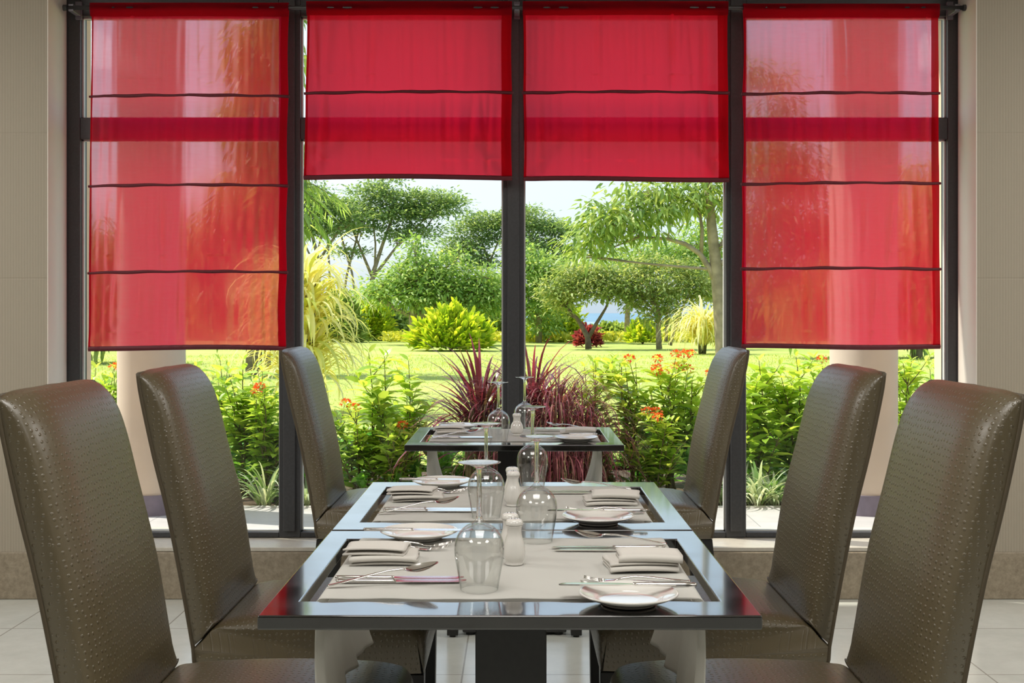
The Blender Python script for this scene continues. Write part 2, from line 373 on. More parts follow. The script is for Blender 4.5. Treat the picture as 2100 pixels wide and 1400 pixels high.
def leaf_mat(name, cols, tl=.5, rough=.45):
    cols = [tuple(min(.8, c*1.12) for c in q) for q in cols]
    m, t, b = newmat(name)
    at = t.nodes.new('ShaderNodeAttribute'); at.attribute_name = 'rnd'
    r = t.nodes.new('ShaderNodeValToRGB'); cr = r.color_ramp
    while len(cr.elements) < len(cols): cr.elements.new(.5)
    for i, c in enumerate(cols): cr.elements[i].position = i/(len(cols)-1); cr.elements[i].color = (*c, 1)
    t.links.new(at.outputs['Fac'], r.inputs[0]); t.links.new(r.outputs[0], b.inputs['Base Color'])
    b.inputs['Roughness'].default_value = rough; b.inputs['Specular IOR Level'].default_value = .35
    tr = t.nodes.new('ShaderNodeBsdfTranslucent')
    mu = t.nodes.new('ShaderNodeMix'); mu.data_type = 'RGBA'; mu.blend_type = 'MULTIPLY'; mu.inputs[0].default_value = 1; mu.inputs[7].default_value = (1.5, 1.35, .8, 1)
    t.links.new(r.outputs[0], mu.inputs[6]); t.links.new(mu.outputs[2], tr.inputs[0])
    mx = t.nodes.new('ShaderNodeMixShader'); mx.inputs[0].default_value = tl
    t.links.new(b.outputs[0], mx.inputs[1]); t.links.new(tr.outputs[0], mx.inputs[2]); t.links.new(mx.outputs[0], t.nodes['Material Output'].inputs[0])
    return m
M['leafA'] = leaf_mat('feathery_grey_green_leaf', [(.10, .19, .07), (.20, .31, .12), (.38, .47, .21)])
M['leafB'] = leaf_mat('bright_tree_leaf', [(.13, .25, .05), (.27, .42, .12), (.52, .60, .22)])
M['leafC'] = leaf_mat('glossy_tree_leaf', [(.12, .21, .05), (.26, .38, .10), (.50, .57, .19)], .4, .35)
M['leafOlive'] = leaf_mat('olive_tree_leaf', [(.13, .21, .06), (.28, .37, .12), (.50, .50, .25)])
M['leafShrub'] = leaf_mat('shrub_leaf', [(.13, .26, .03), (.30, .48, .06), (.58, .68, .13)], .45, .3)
M['leafGround'] = leaf_mat('ground_cover_leaf', [(0.075, 0.225, 0.030), (0.165, 0.405, 0.053), (0.360, 0.630, 0.105)], .4, .3)
M['leafYellow'] = leaf_mat('yellow_strap_leaf', [(.42, .47, .12), (.68, .67, .34), (.76, .75, .58)])
M['leafLime'] = leaf_mat('lime_leaf', [(.16, .30, .02), (.42, .55, .03), (.68, .66, .08)])
M['leafDarkBush'] = leaf_mat('bush_leaf', [(0.126, 0.210, 0.056), (0.280, 0.392, 0.098), (0.476, 0.560, 0.182)])
M['leafRed'] = leaf_mat('crimson_leaf', [(.05, .02, .022), (.11, .018, .035), (.27, .045, .09), (.09, .055, .03)], .35, .3)
M['leafGrassRed'] = leaf_mat('purple_grass_blade', [(.10, .09, .04), (.13, .04, .045), (.22, .045, .075), (.30, .13, .12), (.17, .15, .07)], .35)
M['leafStripe'] = leaf_mat('striped_strap_leaf', [(.12, .26, .05), (.35, .45, .28), (.65, .70, .58)], .35)
M['leafMagenta'] = leaf_mat('magenta_bush_leaf', [(.16, .02, .03), (.30, .04, .06), (.40, .12, .10)])
M['flower'] = leaf_mat('orange_red_petal', [(.75, .05, .01), (.90, .12, .03), (.95, .25, .06)], .3)
M['yflower'] = leaf_mat('yellow_flower_hedge', [(.30, .40, .05), (.55, .56, .07), (.78, .68, .09)], .3)

# ------------------------------------------------------------ fast foliage meshes
def raw_mesh(name, V, K, m, parent, rnd):
    """V: (n, k, 3) vertices per element; K: (q, 4) quad indices inside an element"""
    n, k, _ = V.shape; q = len(K)
    me = bpy.data.meshes.new(name)
    me.vertices.add(n*k); me.vertices.foreach_set('co', V.reshape(-1).astype(np.float32))
    idx = (np.arange(n)[:, None, None]*k + np.array(K)[None]).reshape(-1)
    me.loops.add(len(idx)); me.loops.foreach_set('vertex_index', idx.astype(np.int32))
    me.polygons.add(n*q); me.polygons.foreach_set('loop_start', (np.arange(n*q)*4).astype(np.int32))
    me.update(calc_edges=True)
    a = me.attributes.new('rnd', 'FLOAT', 'POINT'); a.data.foreach_set('value', np.repeat(rnd, k).astype(np.float32))
    me.materials.append(m)
    o = bpy.data.objects.new(name, me); link(o, parent); return o
def norm(a): return a / np.maximum(np.linalg.norm(a, axis=1, keepdims=True), 1e-9)
def leaves(name, B, D, L, W, m, parent, droop=.25, fold=.12, up=None, rnd=None):
    """folded pointed leaves: B bases, D directions"""
    n = len(B); D = norm(D); L = np.broadcast_to(L, n)[:, None]; W = np.broadcast_to(W, n)[:, None]
    if up is None: up = np.array([0, 0, 1.]) + rng.normal(0, .45, (n, 3))
    Sd = norm(np.cross(D, up)); N = norm(np.cross(Sd, D))
    z = np.array([0, 0, 1.])
    b = B; mid = B + D*L*.5 - z*droop*L*.12; tip = B + D*L - z*droop*L*.5
    l1 = B + D*L*.3 - Sd*W*.45 + N*fold*W - z*droop*L*.04; r1 = B + D*L*.3 + Sd*W*.45 + N*fold*W - z*droop*L*.04
    l2 = B + D*L*.68 - Sd*W*.38 + N*fold*W - z*droop*L*.24; r2 = B + D*L*.68 + Sd*W*.38 + N*fold*W - z*droop*L*.24
    V = np.stack([b, l1, l2, tip, r2, r1, mid], 1)
    if rnd is None: rnd = np.clip(rng.normal(.5, .25, n), 0, 1)
    return raw_mesh(name, V, [(0, 6, 2, 1), (6, 3, 3, 2)][:1] + [(6, 4, 3, 2), (0, 5, 4, 6)], m, parent, rnd)
def blades(name, B, az, L, el, W, m, parent, curl=1.6, seg=7, rnd=None):
    """arching ribbon blades"""
    n = len(B); L = np.broadcast_to(L, n); W = np.broadcast_to(W, n); el = np.broadcast_to(el, n); curl = np.broadcast_to(curl, n)
    p = B.copy(); rows = []
    side = np.stack([-np.sin(az), np.cos(az), np.zeros(n)], 1)
    for s in range(seg+1):
        t = s/seg; e = el - curl*t**1.4
        wd = W*np.clip(.55 + 1.4*t, 0, 1)*(1 - t**2.2)*.5 + .0006
        rows.append(p - side*wd[:, None]); rows.append(p + side*wd[:, None])
        dv = np.stack([np.cos(az)*np.cos(e), np.sin(az)*np.cos(e), np.sin(e)], 1)
        p = p + dv*(L/seg)[:, None]
    V = np.stack(rows, 1); K = [(2*s, 2*s+1, 2*s+3, 2*s+2) for s in range(seg)]
    if rnd is None: rnd = np.clip(rng.normal(.5, .25, n), 0, 1)
    return raw_mesh(name, V, K, m, parent, rnd)

# ------------------------------------------------------------ room shell
DW = 5.18; DF = 5.40; DO = 5.68       # wall face, frame face, outer wall face
XL, XR = -2.04, 1.99
ZT = 2.62                              # top of opening
struct(box('floor', (-4.6, -5, -.08), (4.6, DO, 0), M['floor']))
struct(box('ceiling', (-4.6, -5, 3.0), (4.6, DO, 3.12), M['ceil']))
struct(box('wall_left', (-4.75, -5, -.08), (-4.6, DO, 3.12), M['wall']))
struct(box('wall_right', (4.6, -5, -.08), (4.75, DO, 3.12), M['wall']))
struct(box('wall_front', (-4.6, -5.12, 0), (4.6, -5, 3.0), M['basewood']))  # unseen end wall, put in dark to dim reflections in the tables
wb = MB(); wb.box((-4.6, DW, .205), (XL, DO, 3.0)); wb.box((XR, DW, .205), (4.6, DO, 3.0)); wb.box((XL, DW, 2.72), (XR, DO, 3.0))
struct(wb.build('wall_back', M['wall']))
pb = MB(); pb.box((-4.6, DW-.005, 0), (4.6, DO, .205))
struct(pb.build('baseboard_back', M['granite'], bevel=.006))
struct(box('trim_1', (XL-.0, DW+.004, .206), (XR+.0, DO, .224), M['sill'], bevel=.003))
tb = MB(); tb.box((XL-.0, DW-.002, .226), (XL+.004, DF-.01, 2.70)); tb.box((XR-.004, DW-.002, .226), (XR, DF-.01, 2.70))
struct(tb.build('trim_2', M['reveal']))
tb = MB(); tb.box((XL, DF+.08, .226), (XL+.004, DO+.002, 2.70)); tb.box((XR-.004, DF+.08, .226), (XR, DO+.002, 2.70))
struct(tb.build('trim_3', M['peach']))
# outer peach skin of the building
tb = MB(); tb.box((-8, DO, -.1), (XL, DO+.03, 3.2)); tb.box((XR, DO, -.1), (8, DO+.03, 3.2)); tb.box((XL, DO, 2.7), (XR, DO+.03, 3.2)); tb.box((XL, DO, -.1), (XR, DO+.03, .2))
struct(tb.build('wall_outside', M['peach']))

def px2x(px, d=DF): return (px - VX)*d/F
def py2z(py, d=DF): return CAMZ - (py - VY)*d/F
# the window: black frame, four bays, transom, panes
wx = [(px2x(130), px2x(164)), (px2x(572), px2x(616)), (px2x(1031), px2x(1075)), (px2x(1489), px2x(1530)), (px2x(1944), px2x(1973))]
zb0, zb1 = .226, py2z(1091); zt0, zt1 = py2z(285), py2z(241); zh0, zh1 = py2z(33), 2.70
fb = MB()
for i, (a, b) in enumerate(wx): fb.box((a, DF, zb0), (b, DF+.09, zh1))
for (a, b) in zip(wx[:-1], wx[1:]):
    fb.box((a[1], DF+.002, zb0), (b[0], DF+.088, zb1)); fb.box((a[1], DF+.002, zt0), (b[0], DF+.088, zt1)); fb.box((a[1], DF+.002, zh0), (b[0], DF+.088, zh1))
window = struct(fb.build('window_1', M['frame'], bevel=.004))
# raised centre fillet on each mullion
for (a, b) in wx[1:4]:
    mm = (a+b)/2; box('mullion_fillet', (mm-.026, DF-.014, zb0+.03), (mm+.026, DF, zh1-.02), M['frame'], window, bevel=.003)
for (a, b) in zip(wx[:-1], wx[1:]):
    bd = MB(); t = .006
    for (z0, z1) in ((zb1, zt0), (zt1, zh0)):
        bd.box((a[1], DF+.03, z0), (a[1]+t, DF+.05, z1)); bd.box((b[0]-t, DF+.03, z0), (b[0], DF+.05, z1))
        bd.box((a[1], DF+.03, z0), (b[0], DF+.05, z0+t)); bd.box((a[1], DF+.03, z1-t), (b[0], DF+.05, z1))
    bd.build('highlight_bead', M['bead'], window)
    for (z0, z1) in ((zb1, zt0), (zt1, zh0)):
        MB().add([(a[1]+.001, DF+.04, z0), (b[0]-.001, DF+.04, z0), (b[0]-.001, DF+.04, z1), (a[1]+.001, DF+.04, z1)], [(0, 1, 2, 3)]).build('pane', M['pane'], window)

# ------------------------------------------------------------ curtain rod and the four red roman blinds
DR = 5.30
rod = thing('curtain_rod', 'long black metal curtain rod across the top of the window', 'curtain rod', (0, DR, py2z(16, DR)))
ry = 0
MB().tube([(px2x(132, DR), 0, 0), (px2x(1978, DR), 0, 0)], .010, 12).build('pole', M['rod'], rod, smooth=True)
for px in (134, 1979): MB().tube([(px2x(px-4, DR), 0, 0), (px2x(px+4, DR), 0, 0)], .014, 14).build('end_cap', M['rod'], rod, autos=40)
for px in (146, 1060, 1963):
    b = MB(); x = px2x(px, DR); b.box((x-.011, -.006, -.016), (x+.011, DF-DR+.0, .016)); b.box((x-.014, .085, -.03), (x+.014, DF-DR, .05))
    b.build('bracket', M['bracket'], rod, bevel=.002)

def blind(px0, px1, bx0, bx1, pytop, pybot, battens, see, label, seed, layers=1):
    rs = np.random.default_rng(seed)
    x0, x1 = px2x(px0, DR), px2x(px1, DR); X0, X1 = px2x(bx0, DR), px2x(bx1, DR)
    zt, zb = py2z(pytop, DR), py2z(pybot, DR); H = zt - zb
    root = thing('roman_blind', label, 'window blind', ((x0+x1)/2, DR, zt), group='red roman blinds hung along the window')
    cx = (x0+x1)/2
    bz = [0] + [py2z(p, DR)-zt for p in battens] + [-H]
    ph = rs.uniform(0, 6.28, 12); fr = rs.uniform(4, 26, 12); am = rs.uniform(.3, 1, 12)
    pleats = [(rs.uniform(.02, .98), rs.uniform(-.03, .03), rs.uniform(.010, .022), rs.uniform(.3, 1.0), rs.integers(0, len(bz)-1)) for _ in range(int(7*(len(bz)-1)))]
    def surf(u, v, back=0):
        z = -H*v; xa = x0 + (X0-x0)*v; xb = x1 + (X1-x1)*v
        # slight hour-glass between battens
        k = 0
        while k < len(bz)-2 and z < bz[k+1]: k += 1
        s = (z - bz[k])/(bz[k+1]-bz[k]+1e-9); s = min(max(s, 0), 1); arc = math.sin(math.pi*s)
        x = xa + (xb-xa)*u + (.004*arc*math.copysign(1, .5-u) * (abs(u-.5)*2)**6) - cx
        y = 0
        for i in range(12): y += am[i]*math.sin(fr[i]*u*6.28 + ph[i] + 1.6*s*math.sin(ph[i]) + k*1.7)*.0015*(.35 + .9*arc)
        for (pu, sl, pw, pa, pk) in pleats:
            if pk == k:
                du = u - (pu + sl*(s-.3)); y -= pa*.016*math.exp(-(du/pw)**2)*(math.sin(math.pi*min(1, s*1.2+.05))**.6 if s < .79 else max(0, (1-s)*4.2))
        if k == len(bz)-2:   # bottom panel sags toward the corners
            for cu in (0, 1):
                q = abs(u-cu); y -= .012*math.exp(-((q - .35*(1-s))/.035)**2)*max(0, s-.15)*(1-.6*s)
                y += .006*math.exp(-((q - .35*(1-s)-.06)/.04)**2)*max(0, s-.2)
        y += .014 - .010*arc if not back else .026
        return (x, y, z)
    fab = MB().grid(lambda u, v: surf(u, v), 150, int(150*H/.9)).build('fabric', M['sheer' if layers == 1 else 'sheer2'], root, smooth=True)
    # header sleeve round the rod, hems and battens
    hw = (x1-x0)/2; hd = MB()
    hd.grid(lambda u, v: (-hw + 2*hw*u, -.014 + .004*math.sin(u*9) + .001*math.sin(70*u) + .012*v**4, .014 - .058*v), 60, 6)
    hd.grid(lambda u, v: (-hw + 2*hw*u, -.014+.03*v, .014+.004*math.sin(math.pi*v)), 60, 4)
    hd.build('header_sleeve', M['hem'], root, smooth=True)
    for (a, b2) in ((.0, .010), (.962, 1.0)) if see else ((0, .012), (.95, 1.0)):
        MB().grid(lambda u, v: (lambda q: (q[0], q[1]-.003, q[2]))(surf(a+(b2-a)*u, v)), 4, 90).build('side_hem', M['hem'], root, smooth=True)
    MB().grid(lambda u, v: (lambda q: (q[0], q[1]-.006*math.sin(math.pi*v)-.001, q[2]*1 + .010 - .022*v + .004*math.sin(u*5+seed)))(surf(u, 1)), 90, 4).build('bottom_hem', M['batten'], root, smooth=True)
    for p in battens:
        z = py2z(p, DR)-zt; sl = rs.uniform(-.004, .006)
        pts = []
        for i in range(41):
            u = i/40; q = surf(u, -z/H); pts.append((q[0]*1.012, q[1]-.006+.0006*math.sin(i*2.1), z + sl*(u-.5)*1 + .006*math.sin(u*3.1)+.0012*math.sin(u*31+seed)))
        MB().tube(pts, [.0065+.0012*math.sin(i*.37+seed) for i in range(41)], 8).build('batten', M['batten'], root, smooth=True)
    return root
blind(186, 592, 179, 586, 14, 713, (197, 381, 559), True, 'leftmost of the four red roman blinds, long sheer one with three dark battens', 11)
blind(629, 1050, 622, 1050, 11, 362, (190,), False, 'short red roman blind, second from left, over the view of umbrella trees', 12, 2)
blind(1072, 1493, 1074, 1496, 11, 366, (190,), False, 'short red roman blind just right of the central mullion', 13, 2)
blind(1524, 1926, 1522, 1930, 16, 710, (192, 377, 552), True, 'rightmost of the four red roman blinds, long sheer one beside the right wall', 14)

# ------------------------------------------------------------ chairs
def pillow(prof, w, rin, m, name, parent, nseg=10, wall=None):
    """closed side profile [(x, z, inset)] swept across the width, each profile point pulled in by its inset at the two sides"""
    n = len(prof); P2 = [Vector((p[0], p[1])) for p in prof]; ins = [p[2] for p in prof]
    area = sum(P2[i].x*P2[(i+1) % n].y - P2[(i+1) % n].x*P2[i].y for i in range(n)); sg = 1 if area > 0 else -1
    N = []
    for i in range(n):
        t = (P2[(i+1) % n] - P2[i-1]).normalized(); N.append(Vector((t.y, -t.x))*sg)
    arc = [0]
    for i in range(n-1): arc.append(arc[-1] + (P2[i+1]-P2[i]).length)
    rings = []; ar = []; wd = []; cw = 0; prev = None
    angs = [math.pi/2*(k/nseg) for k in range(nseg+1)]
    secs = [(-w/2 + rin*(1-math.cos(a)), 1-math.sin(a)) for a in angs]
    mids = [(-w/2+rin + (w-2*rin)*k/10, 0) for k in range(1, 10)]
    secs = secs + mids + [(-y, s) for y, s in reversed(secs)]
    for y, s in secs:
        yy = y
        if prev: cw += math.hypot(y-prev[0], (s-prev[1])*.03)
        prev = (y, s); wd += [cw]*n
        crown = .007*(1-(2*y/w)**2)
        rings.append([(P2[i].x - N[i].x*(ins[i]*s) + N[i].x*crown*(1 if ins[i] > .02 else 0), yy, P2[i].y - N[i].y*(ins[i]*s) + N[i].y*crown*(1 if ins[i] > .02 else 0)) for i in range(n)])
        ar += arc
    mb = MB().loft(rings)
    me = bpy.data.meshes.new(name); me.from_pydata(mb.v, [], mb.f); me.update()
    a = me.attributes.new('arc', 'FLOAT', 'POINT'); a.data.foreach_set('value', ar)
    a = me.attributes.new('wid', 'FLOAT', 'POINT'); a.data.foreach_set('value', wd)
    import bmesh
    bm = bmesh.new(); bm.from_mesh(me); bmesh.ops.recalc_face_normals(bm, faces=bm.faces); bm.to_mesh(me); bm.free()
    me.polygons.foreach_set('use_smooth', [True]*len(me.polygons)); me.materials.append(m)
    o = bpy.data.objects.new(name, me); link(o, parent); return o
def smooth_pts(ctrl, n):
    """Catmull-Rom through control tuples"""
    out = []; c = [ctrl[0]] + list(ctrl) + [ctrl[-1]]
    for i in range(1, len(c)-2):
        for k in range(n):
            t = k/n; p0, p1, p2, p3 = c[i-1], c[i], c[i+1], c[i+2]
            out.append(tuple(.5*((2*b) + (-a+c2)*t + (2*a-5*b+4*c2-d)*t*t + (-a+3*b-3*c2+d)*t**3) for a, b, c2, d in zip(p0, p1, p2, p3)))
    out.append(tuple(ctrl[-1])); return out
CW = .475
def make_chair():
    root = thing('dining_chair', '', 'chair')
    front = smooth_pts([(-.166, .498, .010), (-.176, .56, .022), (-.201, .73, .036), (-.240, .89, .036), (-.268, 1.0, .034), (-.292, 1.058, .030), (-.322, 1.092, .024), (-.352, 1.103, .012)], 5)
    rear = smooth_pts([(-.360, 1.096, .006), (-.352, 1.04, .006), (-.322, .9, .006), (-.290, .77, .006), (-.256, .6, .006), (-.228, .44, .006)], 4)
    bottom = [(-.205, .460, .003)]
    pillow(front + rear + bottom, CW, .10, M['leather'], 'backrest', root)
    top = smooth_pts([(-.226, .440, .004), (-.203, .462, .004), (-.172, .494, .006), (-.12, .507, .022), (.05, .516, .034), (.22, .512, .034), (.295, .503, .034), (.322, .485, .028), (.331, .455, .018), (.330, .40, .012), (.326, .378, .006)], 4)
    bot = [(.2, .376, .004), (0, .376, .004), (-.2, .376, .004), (-.216, .378, .004), (-.221, .405, .005)]
    pillow(top + bot, CW, .060, M['leather'], 'seat', root)
    for s in (-1, 1):
        y = s*(CW/2 - .003)
        pts = [(p[0]+.005, y, p[1]) for p in rear] + [(-.221, y, .41), (-.214, y, .382)]
        MB().tube(pts, .0052, 8).build('piping', M['piping'], root, smooth=True)
    MB().tube([(-.355, -CW/2+.003, 1.094), (-.357, 0, 1.098), (-.355, CW/2-.003, 1.094)], .0052, 6).build('piping', M['piping'], root, smooth=True)
    def leg(xt, xb, y):
        a, b = .024, .021
        rings = [[(x-r, y-r, z), (x+r, y-r, z), (x+r, y+r, z), (x-r, y+r, z)] for x, r, z in ((xb, b, .008), (xt, a, .378))]
        l = MB().loft(rings).build('leg', M['legwood'], root, bevel=.003)
        MB().tube([(xb, y, 0), (xb, y, .009)], .012, 12).build('glide', M['glide'], l)
    for s in (-1, 1): leg(.302, .300, s*.205); leg(-.195, -.235, s*.205)
    return root
XC = -.013
chair0 = make_chair()
first = True
seats = [('left', -1, 2.31, 0, 'nearest left brown leather chair, its back cut by the left picture edge'),
         ('left', -1, 3.08, 0, 'middle left taupe leather chair beside the joint of the two front tables'),
         ('left', -1, 4.79, 0, 'taupe leather chair at left of the small window table'),
         ('right', 1, 2.31, 0, 'nearest right brown leather chair, its back touching the right picture edge'),
         ('right', 1, 3.10, 0, 'middle right taupe leather chair in front of the right pillar'),
         ('right', 1, 4.79, 0, 'taupe leather chair at right of the small window table')]
for (side, s, d, dr, lab) in seats:
    c = chair0 if first else copy_tree(chair0); first = False
    c.location = (XC + s*.537, d, 0); c.rotation_euler = (0, 0, R(dr) + (math.pi if s > 0 else 0))
    tag(c, lab, 'chair', 'high backed leather dining chairs')

# ------------------------------------------------------------ tables
TW = .82; TH = .024; TZ = .75
tables = [('front', 1.936, 2.692, 'nearest dark square dining table with slotted glossy top'),
          ('middle', 2.704, 3.470, 'middle dark dining table pushed against the nearest one'),
          ('window', 4.446, 5.140, 'small dark dining table standing against the window')]
def make_table(d0, d1, label):
    dc = (d0+d1)/2; D = d1-d0
    t = thing('dining_table', label, 'table', (XC, dc, 0), 0, 'dark lacquered dining tables')
    xs = [-TW/2, -.357, -.312, .312, .357, TW/2]; ys = [-D/2, -D/2+.098, D/2-.098, D/2]
    V = []; Fc = []
    for z in (TZ-TH, TZ):
        for y in ys:
            for x in xs: V.append((x, y, z))
    nx = 6; lay = 24
    hole = {(1, 1), (3, 1)}
    for j in range(3):
        for i in range(5):
            if (i, j) in hole: continue
            a = j*nx+i; q = (a, a+1, a+1+nx, a+nx)
            Fc.append(tuple(k+lay for k in q)); Fc.append(tuple(reversed(q)))
            for (e, nb) in (((a, a+1), (i, j-1)), ((a+1, a+1+nx), (i+1, j)), ((a+1+nx, a+nx), (i, j+1)), ((a+nx, a), (i-1, j))):
                if nb in hole or not (0 <= nb[0] < 5 and 0 <= nb[1] < 3): Fc.append((e[0], e[1], e[1]+lay, e[0]+lay))
    MB().add(V, Fc).build('tabletop', M['wood'], t, bevel=.0035)
    MB().box((-.3, -.05, TZ-TH-.03), (.3, .05, TZ-TH)).build('support_rail', M['basewood'], t, bevel=.003)
    MB().box((-.067, -.067, .035), (.067, .067, TZ-TH-.03)).build('pedestal', M['basewood'], t, bevel=.003)
    b = MB().box((-.20, -.20, .012), (.20, .20, .035)); b.build('base_plate', M['basewood'], t, bevel=.006)
    for sx in (-1, 1):
        for sy in (-1, 1): MB().tube([(sx*.17, sy*.17, 0), (sx*.17, sy*.17, .013)], .018, 14).build('foot', M['glide'], t)
    return t, dc, D
def make_runner(dc, D, label, seed):
    rs = random.Random(seed); t = .0012
    hw = .332; y0 = -D/2+.104; y1 = D/2-.104
    # path across: bottom of left hang -> slot -> top -> slot -> bottom of right hang
    def path(s):
        # s in -1..1 ; |s|<.62 = on the table
        a = abs(s); sg = 1 if s > 0 else -1
        flat = hw-.010
        if a < .6: return (sg*flat*a/.6, TZ+.0016)
        if a < .66: q = (a-.6)/.06*math.pi/2; return (sg*(flat+.010*math.sin(q)), TZ+.0016-.010*(1-math.cos(q)))
        q = (a-.66)/.34; return (sg*hw, TZ-.0085-.222*q)
    def fn(u, v):
        s = 2*u-1; x, z = path(s); y = y0+(y1-y0)*v; sg = 1 if s > 0 else -1
        if abs(s) > .66:
            q = (abs(s)-.66)/.34; q2 = max(0, q-.12)
            pl = math.sin(v*38+seed)*.5+math.sin(v*23+seed*2+q*1.5)*.6
            x = x + sg*.010*q2*pl - sg*.045*(q2**2.2)*(.35+.65*v**2)
            z += .012*q2*v + .03*q2*math.sin(v*3.0)*v
            y = y - .02*q2*math.sin(v*9+1)*(0.6)
        else:
            z += .0004*(1+math.sin(v*17+seed)*math.sin(s*9)) + (.0006*(1+math.sin(s*31+seed)) if v in (0, 1) else 0)
            y += .0015*math.sin(s*14+seed)*(1 if v > .95 or v < .05 else 0)
        return (x, y, z)
    o = MB().grid(fn, 150, 60).build('table_runner', M['runner'], None, smooth=True, loc=(XC, dc, 0))
    m = o.modifiers.new('thickness', 'SOLIDIFY'); m.thickness = .001; m.offset = 0
    tag(o, label, 'table runner', 'pale cloth runners threaded through the table slots'); return o

# ---- tableware prototypes
def make_plate():
    r = .084
    prof = [(0, .0035), (.046, .0035), (.056, .006), (.074, .0125), (r-.002, .0165), (r, .0178), (r-.0005, .0195), (r-.003, .0197), (.072, .0155), (.055, .0095), (.047, .0062), (0, .0058)]
    foot = [(.040, 0), (.046, 0), (.047, .004), (.0395, .004), (.040, 0)]
    pr = smooth_pts(prof, 3)
    mb = MB().lathe(pr, 64).lathe(foot, 64)
    return mb.build('side_plate', M['porcelain'], None, smooth=True)
def ell(x, y, z, w, h, n=10, pw=1):
    return [(x, y + w/2*math.cos(2*math.pi*k/n), z + h/2*math.sin(2*math.pi*k/n)) for k in range(n)]
# cutlery lies along +x with the handle end at x=0
def make_knife(L=.235):
    root = thing('table_knife', '', 'knife')
    h = [(0, .006, .004), (.003, .011, .0065), (.02, .0125, .0075), (.06, .0115, .007), (.10, .0105, .0065), (.108, .009, .006)]
    MB().loft([ell(x, 0, .004, w, t) for x, w, t in h]).build('handle', M['steel'], root, smooth=True)
    rings = []
    for x, a, b in ((.105, -.005, .005), (.112, -.006, .006), (.125, -.0085, .008), (.17, -.0105, .008), (.205, -.0105, .008), (.222, -.0085, .0078), (.231, -.004, .007), (L, .003, .0055)):
        rings.append([(x, a, .0035), (x, (a+b)/2, .0027), (x, b, .0022), (x, b, .0048), (x, (a+b)/2, .0044), (x, a, .0038)])
    MB().loft(rings).build('blade', M['steel'], root, autos=50)
    return root
def make_fork(L=.195):
    root = thing('table_fork', '', 'fork')
    h = [(0, .006, .003, .002), (.004, .012, .003, .0022), (.03, .013, .003, .004), (.07, .009, .0035, .008), (.10, .0065, .004, .0095), (.125, .006, .004, .006), (.135, .010, .0032, .003)]
    MB().loft([ell(x, 0, z, w, t) for x, w, t, z in h]).build('handle', M['steel'], root, smooth=True)
    mb = MB(); mb.loft([ell(x, 0, z, w, t) for x, w, t, z in ((.133, .009, .0030, .0032), (.140, .020, .0026, .0022), (.150, .0245, .0022, .0018), (.157, .025, .0020, .002))])
    for k in range(4):
        y = (k-1.5)*.0068
        mb.loft([ell(x, y*(1 if x < .18 else .97), z, w, .0018, 6) for x, w, z in ((.155, .0042, .002), (.168, .0036, .0028), (.182, .0030, .0052), (L, .0016, .009))])
    mb.build('tines', M['steel'], root, smooth=True)
    return root
def make_spoon(L=.20):
    root = thing('table_spoon', '', 'spoon')
    h = [(0, .006, .003, .002), (.004, .012, .003, .0022), (.03, .013, .003, .004), (.08, .009, .0035, .009), (.11, .0065, .004, .011), (.135, .006, .004, .010), (.142, .008, .0032, .0085)]
    MB().loft([ell(x, 0, z, w, t) for x, w, t, z in h]).build('handle', M['steel'], root, smooth=True)
    mb = MB(); a, b = .031, .0205; cx = .170
    def bowl(off):
        def fn(u, v):
            ang = 2*math.pi*u; r = v; k = 1 - .15*math.cos(ang)*-1*0
            x = cx + a*r*math.cos(ang); y = b*r*math.sin(ang)*(1-.16*math.cos(ang))
            z = .0105 - .0085*(1-r*r) + off + .002*math.cos(ang)*r
            return (x, y, z)
        return fn
    mb.grid(bowl(0), 28, 8); mb.grid(bowl(-.0011), 28, 8)
    mb.build('bowl', M['steel'], root, smooth=True)
    return root
def make_napkin(seed):
    rs = random.Random(seed); mb = MB()
    def ribbon(x0, x1, yl, layers, z0, th, dx, dy, ang):
        pts = []; z = z0
        for k in range(layers):
            xs = (x0, x1) if k % 2 == 0 else (x1, x0)
            j = rs.uniform(-.004, .004)
            for i in range(11):
                q = i/10; pts.append((xs[0]+(xs[1]-xs[0])*q + (j if q > .9 else 0), z + .0011*math.sin(q*3.14*2+k+seed)))
            if k < layers-1:
                xe = xs[1]; sg = 1 if xs[1] > xs[0] else -1
                for a in (30, 60, 90, 120, 150): pts.append((xe + sg*th*.62*math.sin(R(a)), z + th/2*(1-math.cos(R(a)))))
            z += th
        def fn(u, v):
            q = u*(len(pts)-1); i = min(int(q), len(pts)-2); f = q-i
            x = pts[i][0]*(1-f)+pts[i+1][0]*f; zz = pts[i][1]*(1-f)+pts[i+1][1]*f
            y = yl*(v-.5) + .002*math.sin(x*60+seed) ; zz += .0016*math.sin(v*3.14+.3)-.0012*(abs(v-.5)*2)**4
            c, s = math.cos(ang), math.sin(ang)
            return (dx + x*c - y*s, dy + x*s + y*c, zz)
        mb.grid(fn, (len(pts)-1), 14)
    # folds run along y here; the whole napkin is turned on the table so the folds face the camera
    ribbon(-.044, .046, .130, 3, .0018, .0062, 0, -.004, .03+.02*rs.random())
    ribbon(-.042, .038, .120, 2, .0192, .0085, .003, .012, -.05-.05*rs.random())
    o = mb.build('folded_napkin', M['napkin'], None, smooth=True)
    m = o.modifiers.new('thickness', 'SOLIDIFY'); m.thickness = .0034; m.offset = 0
    return o
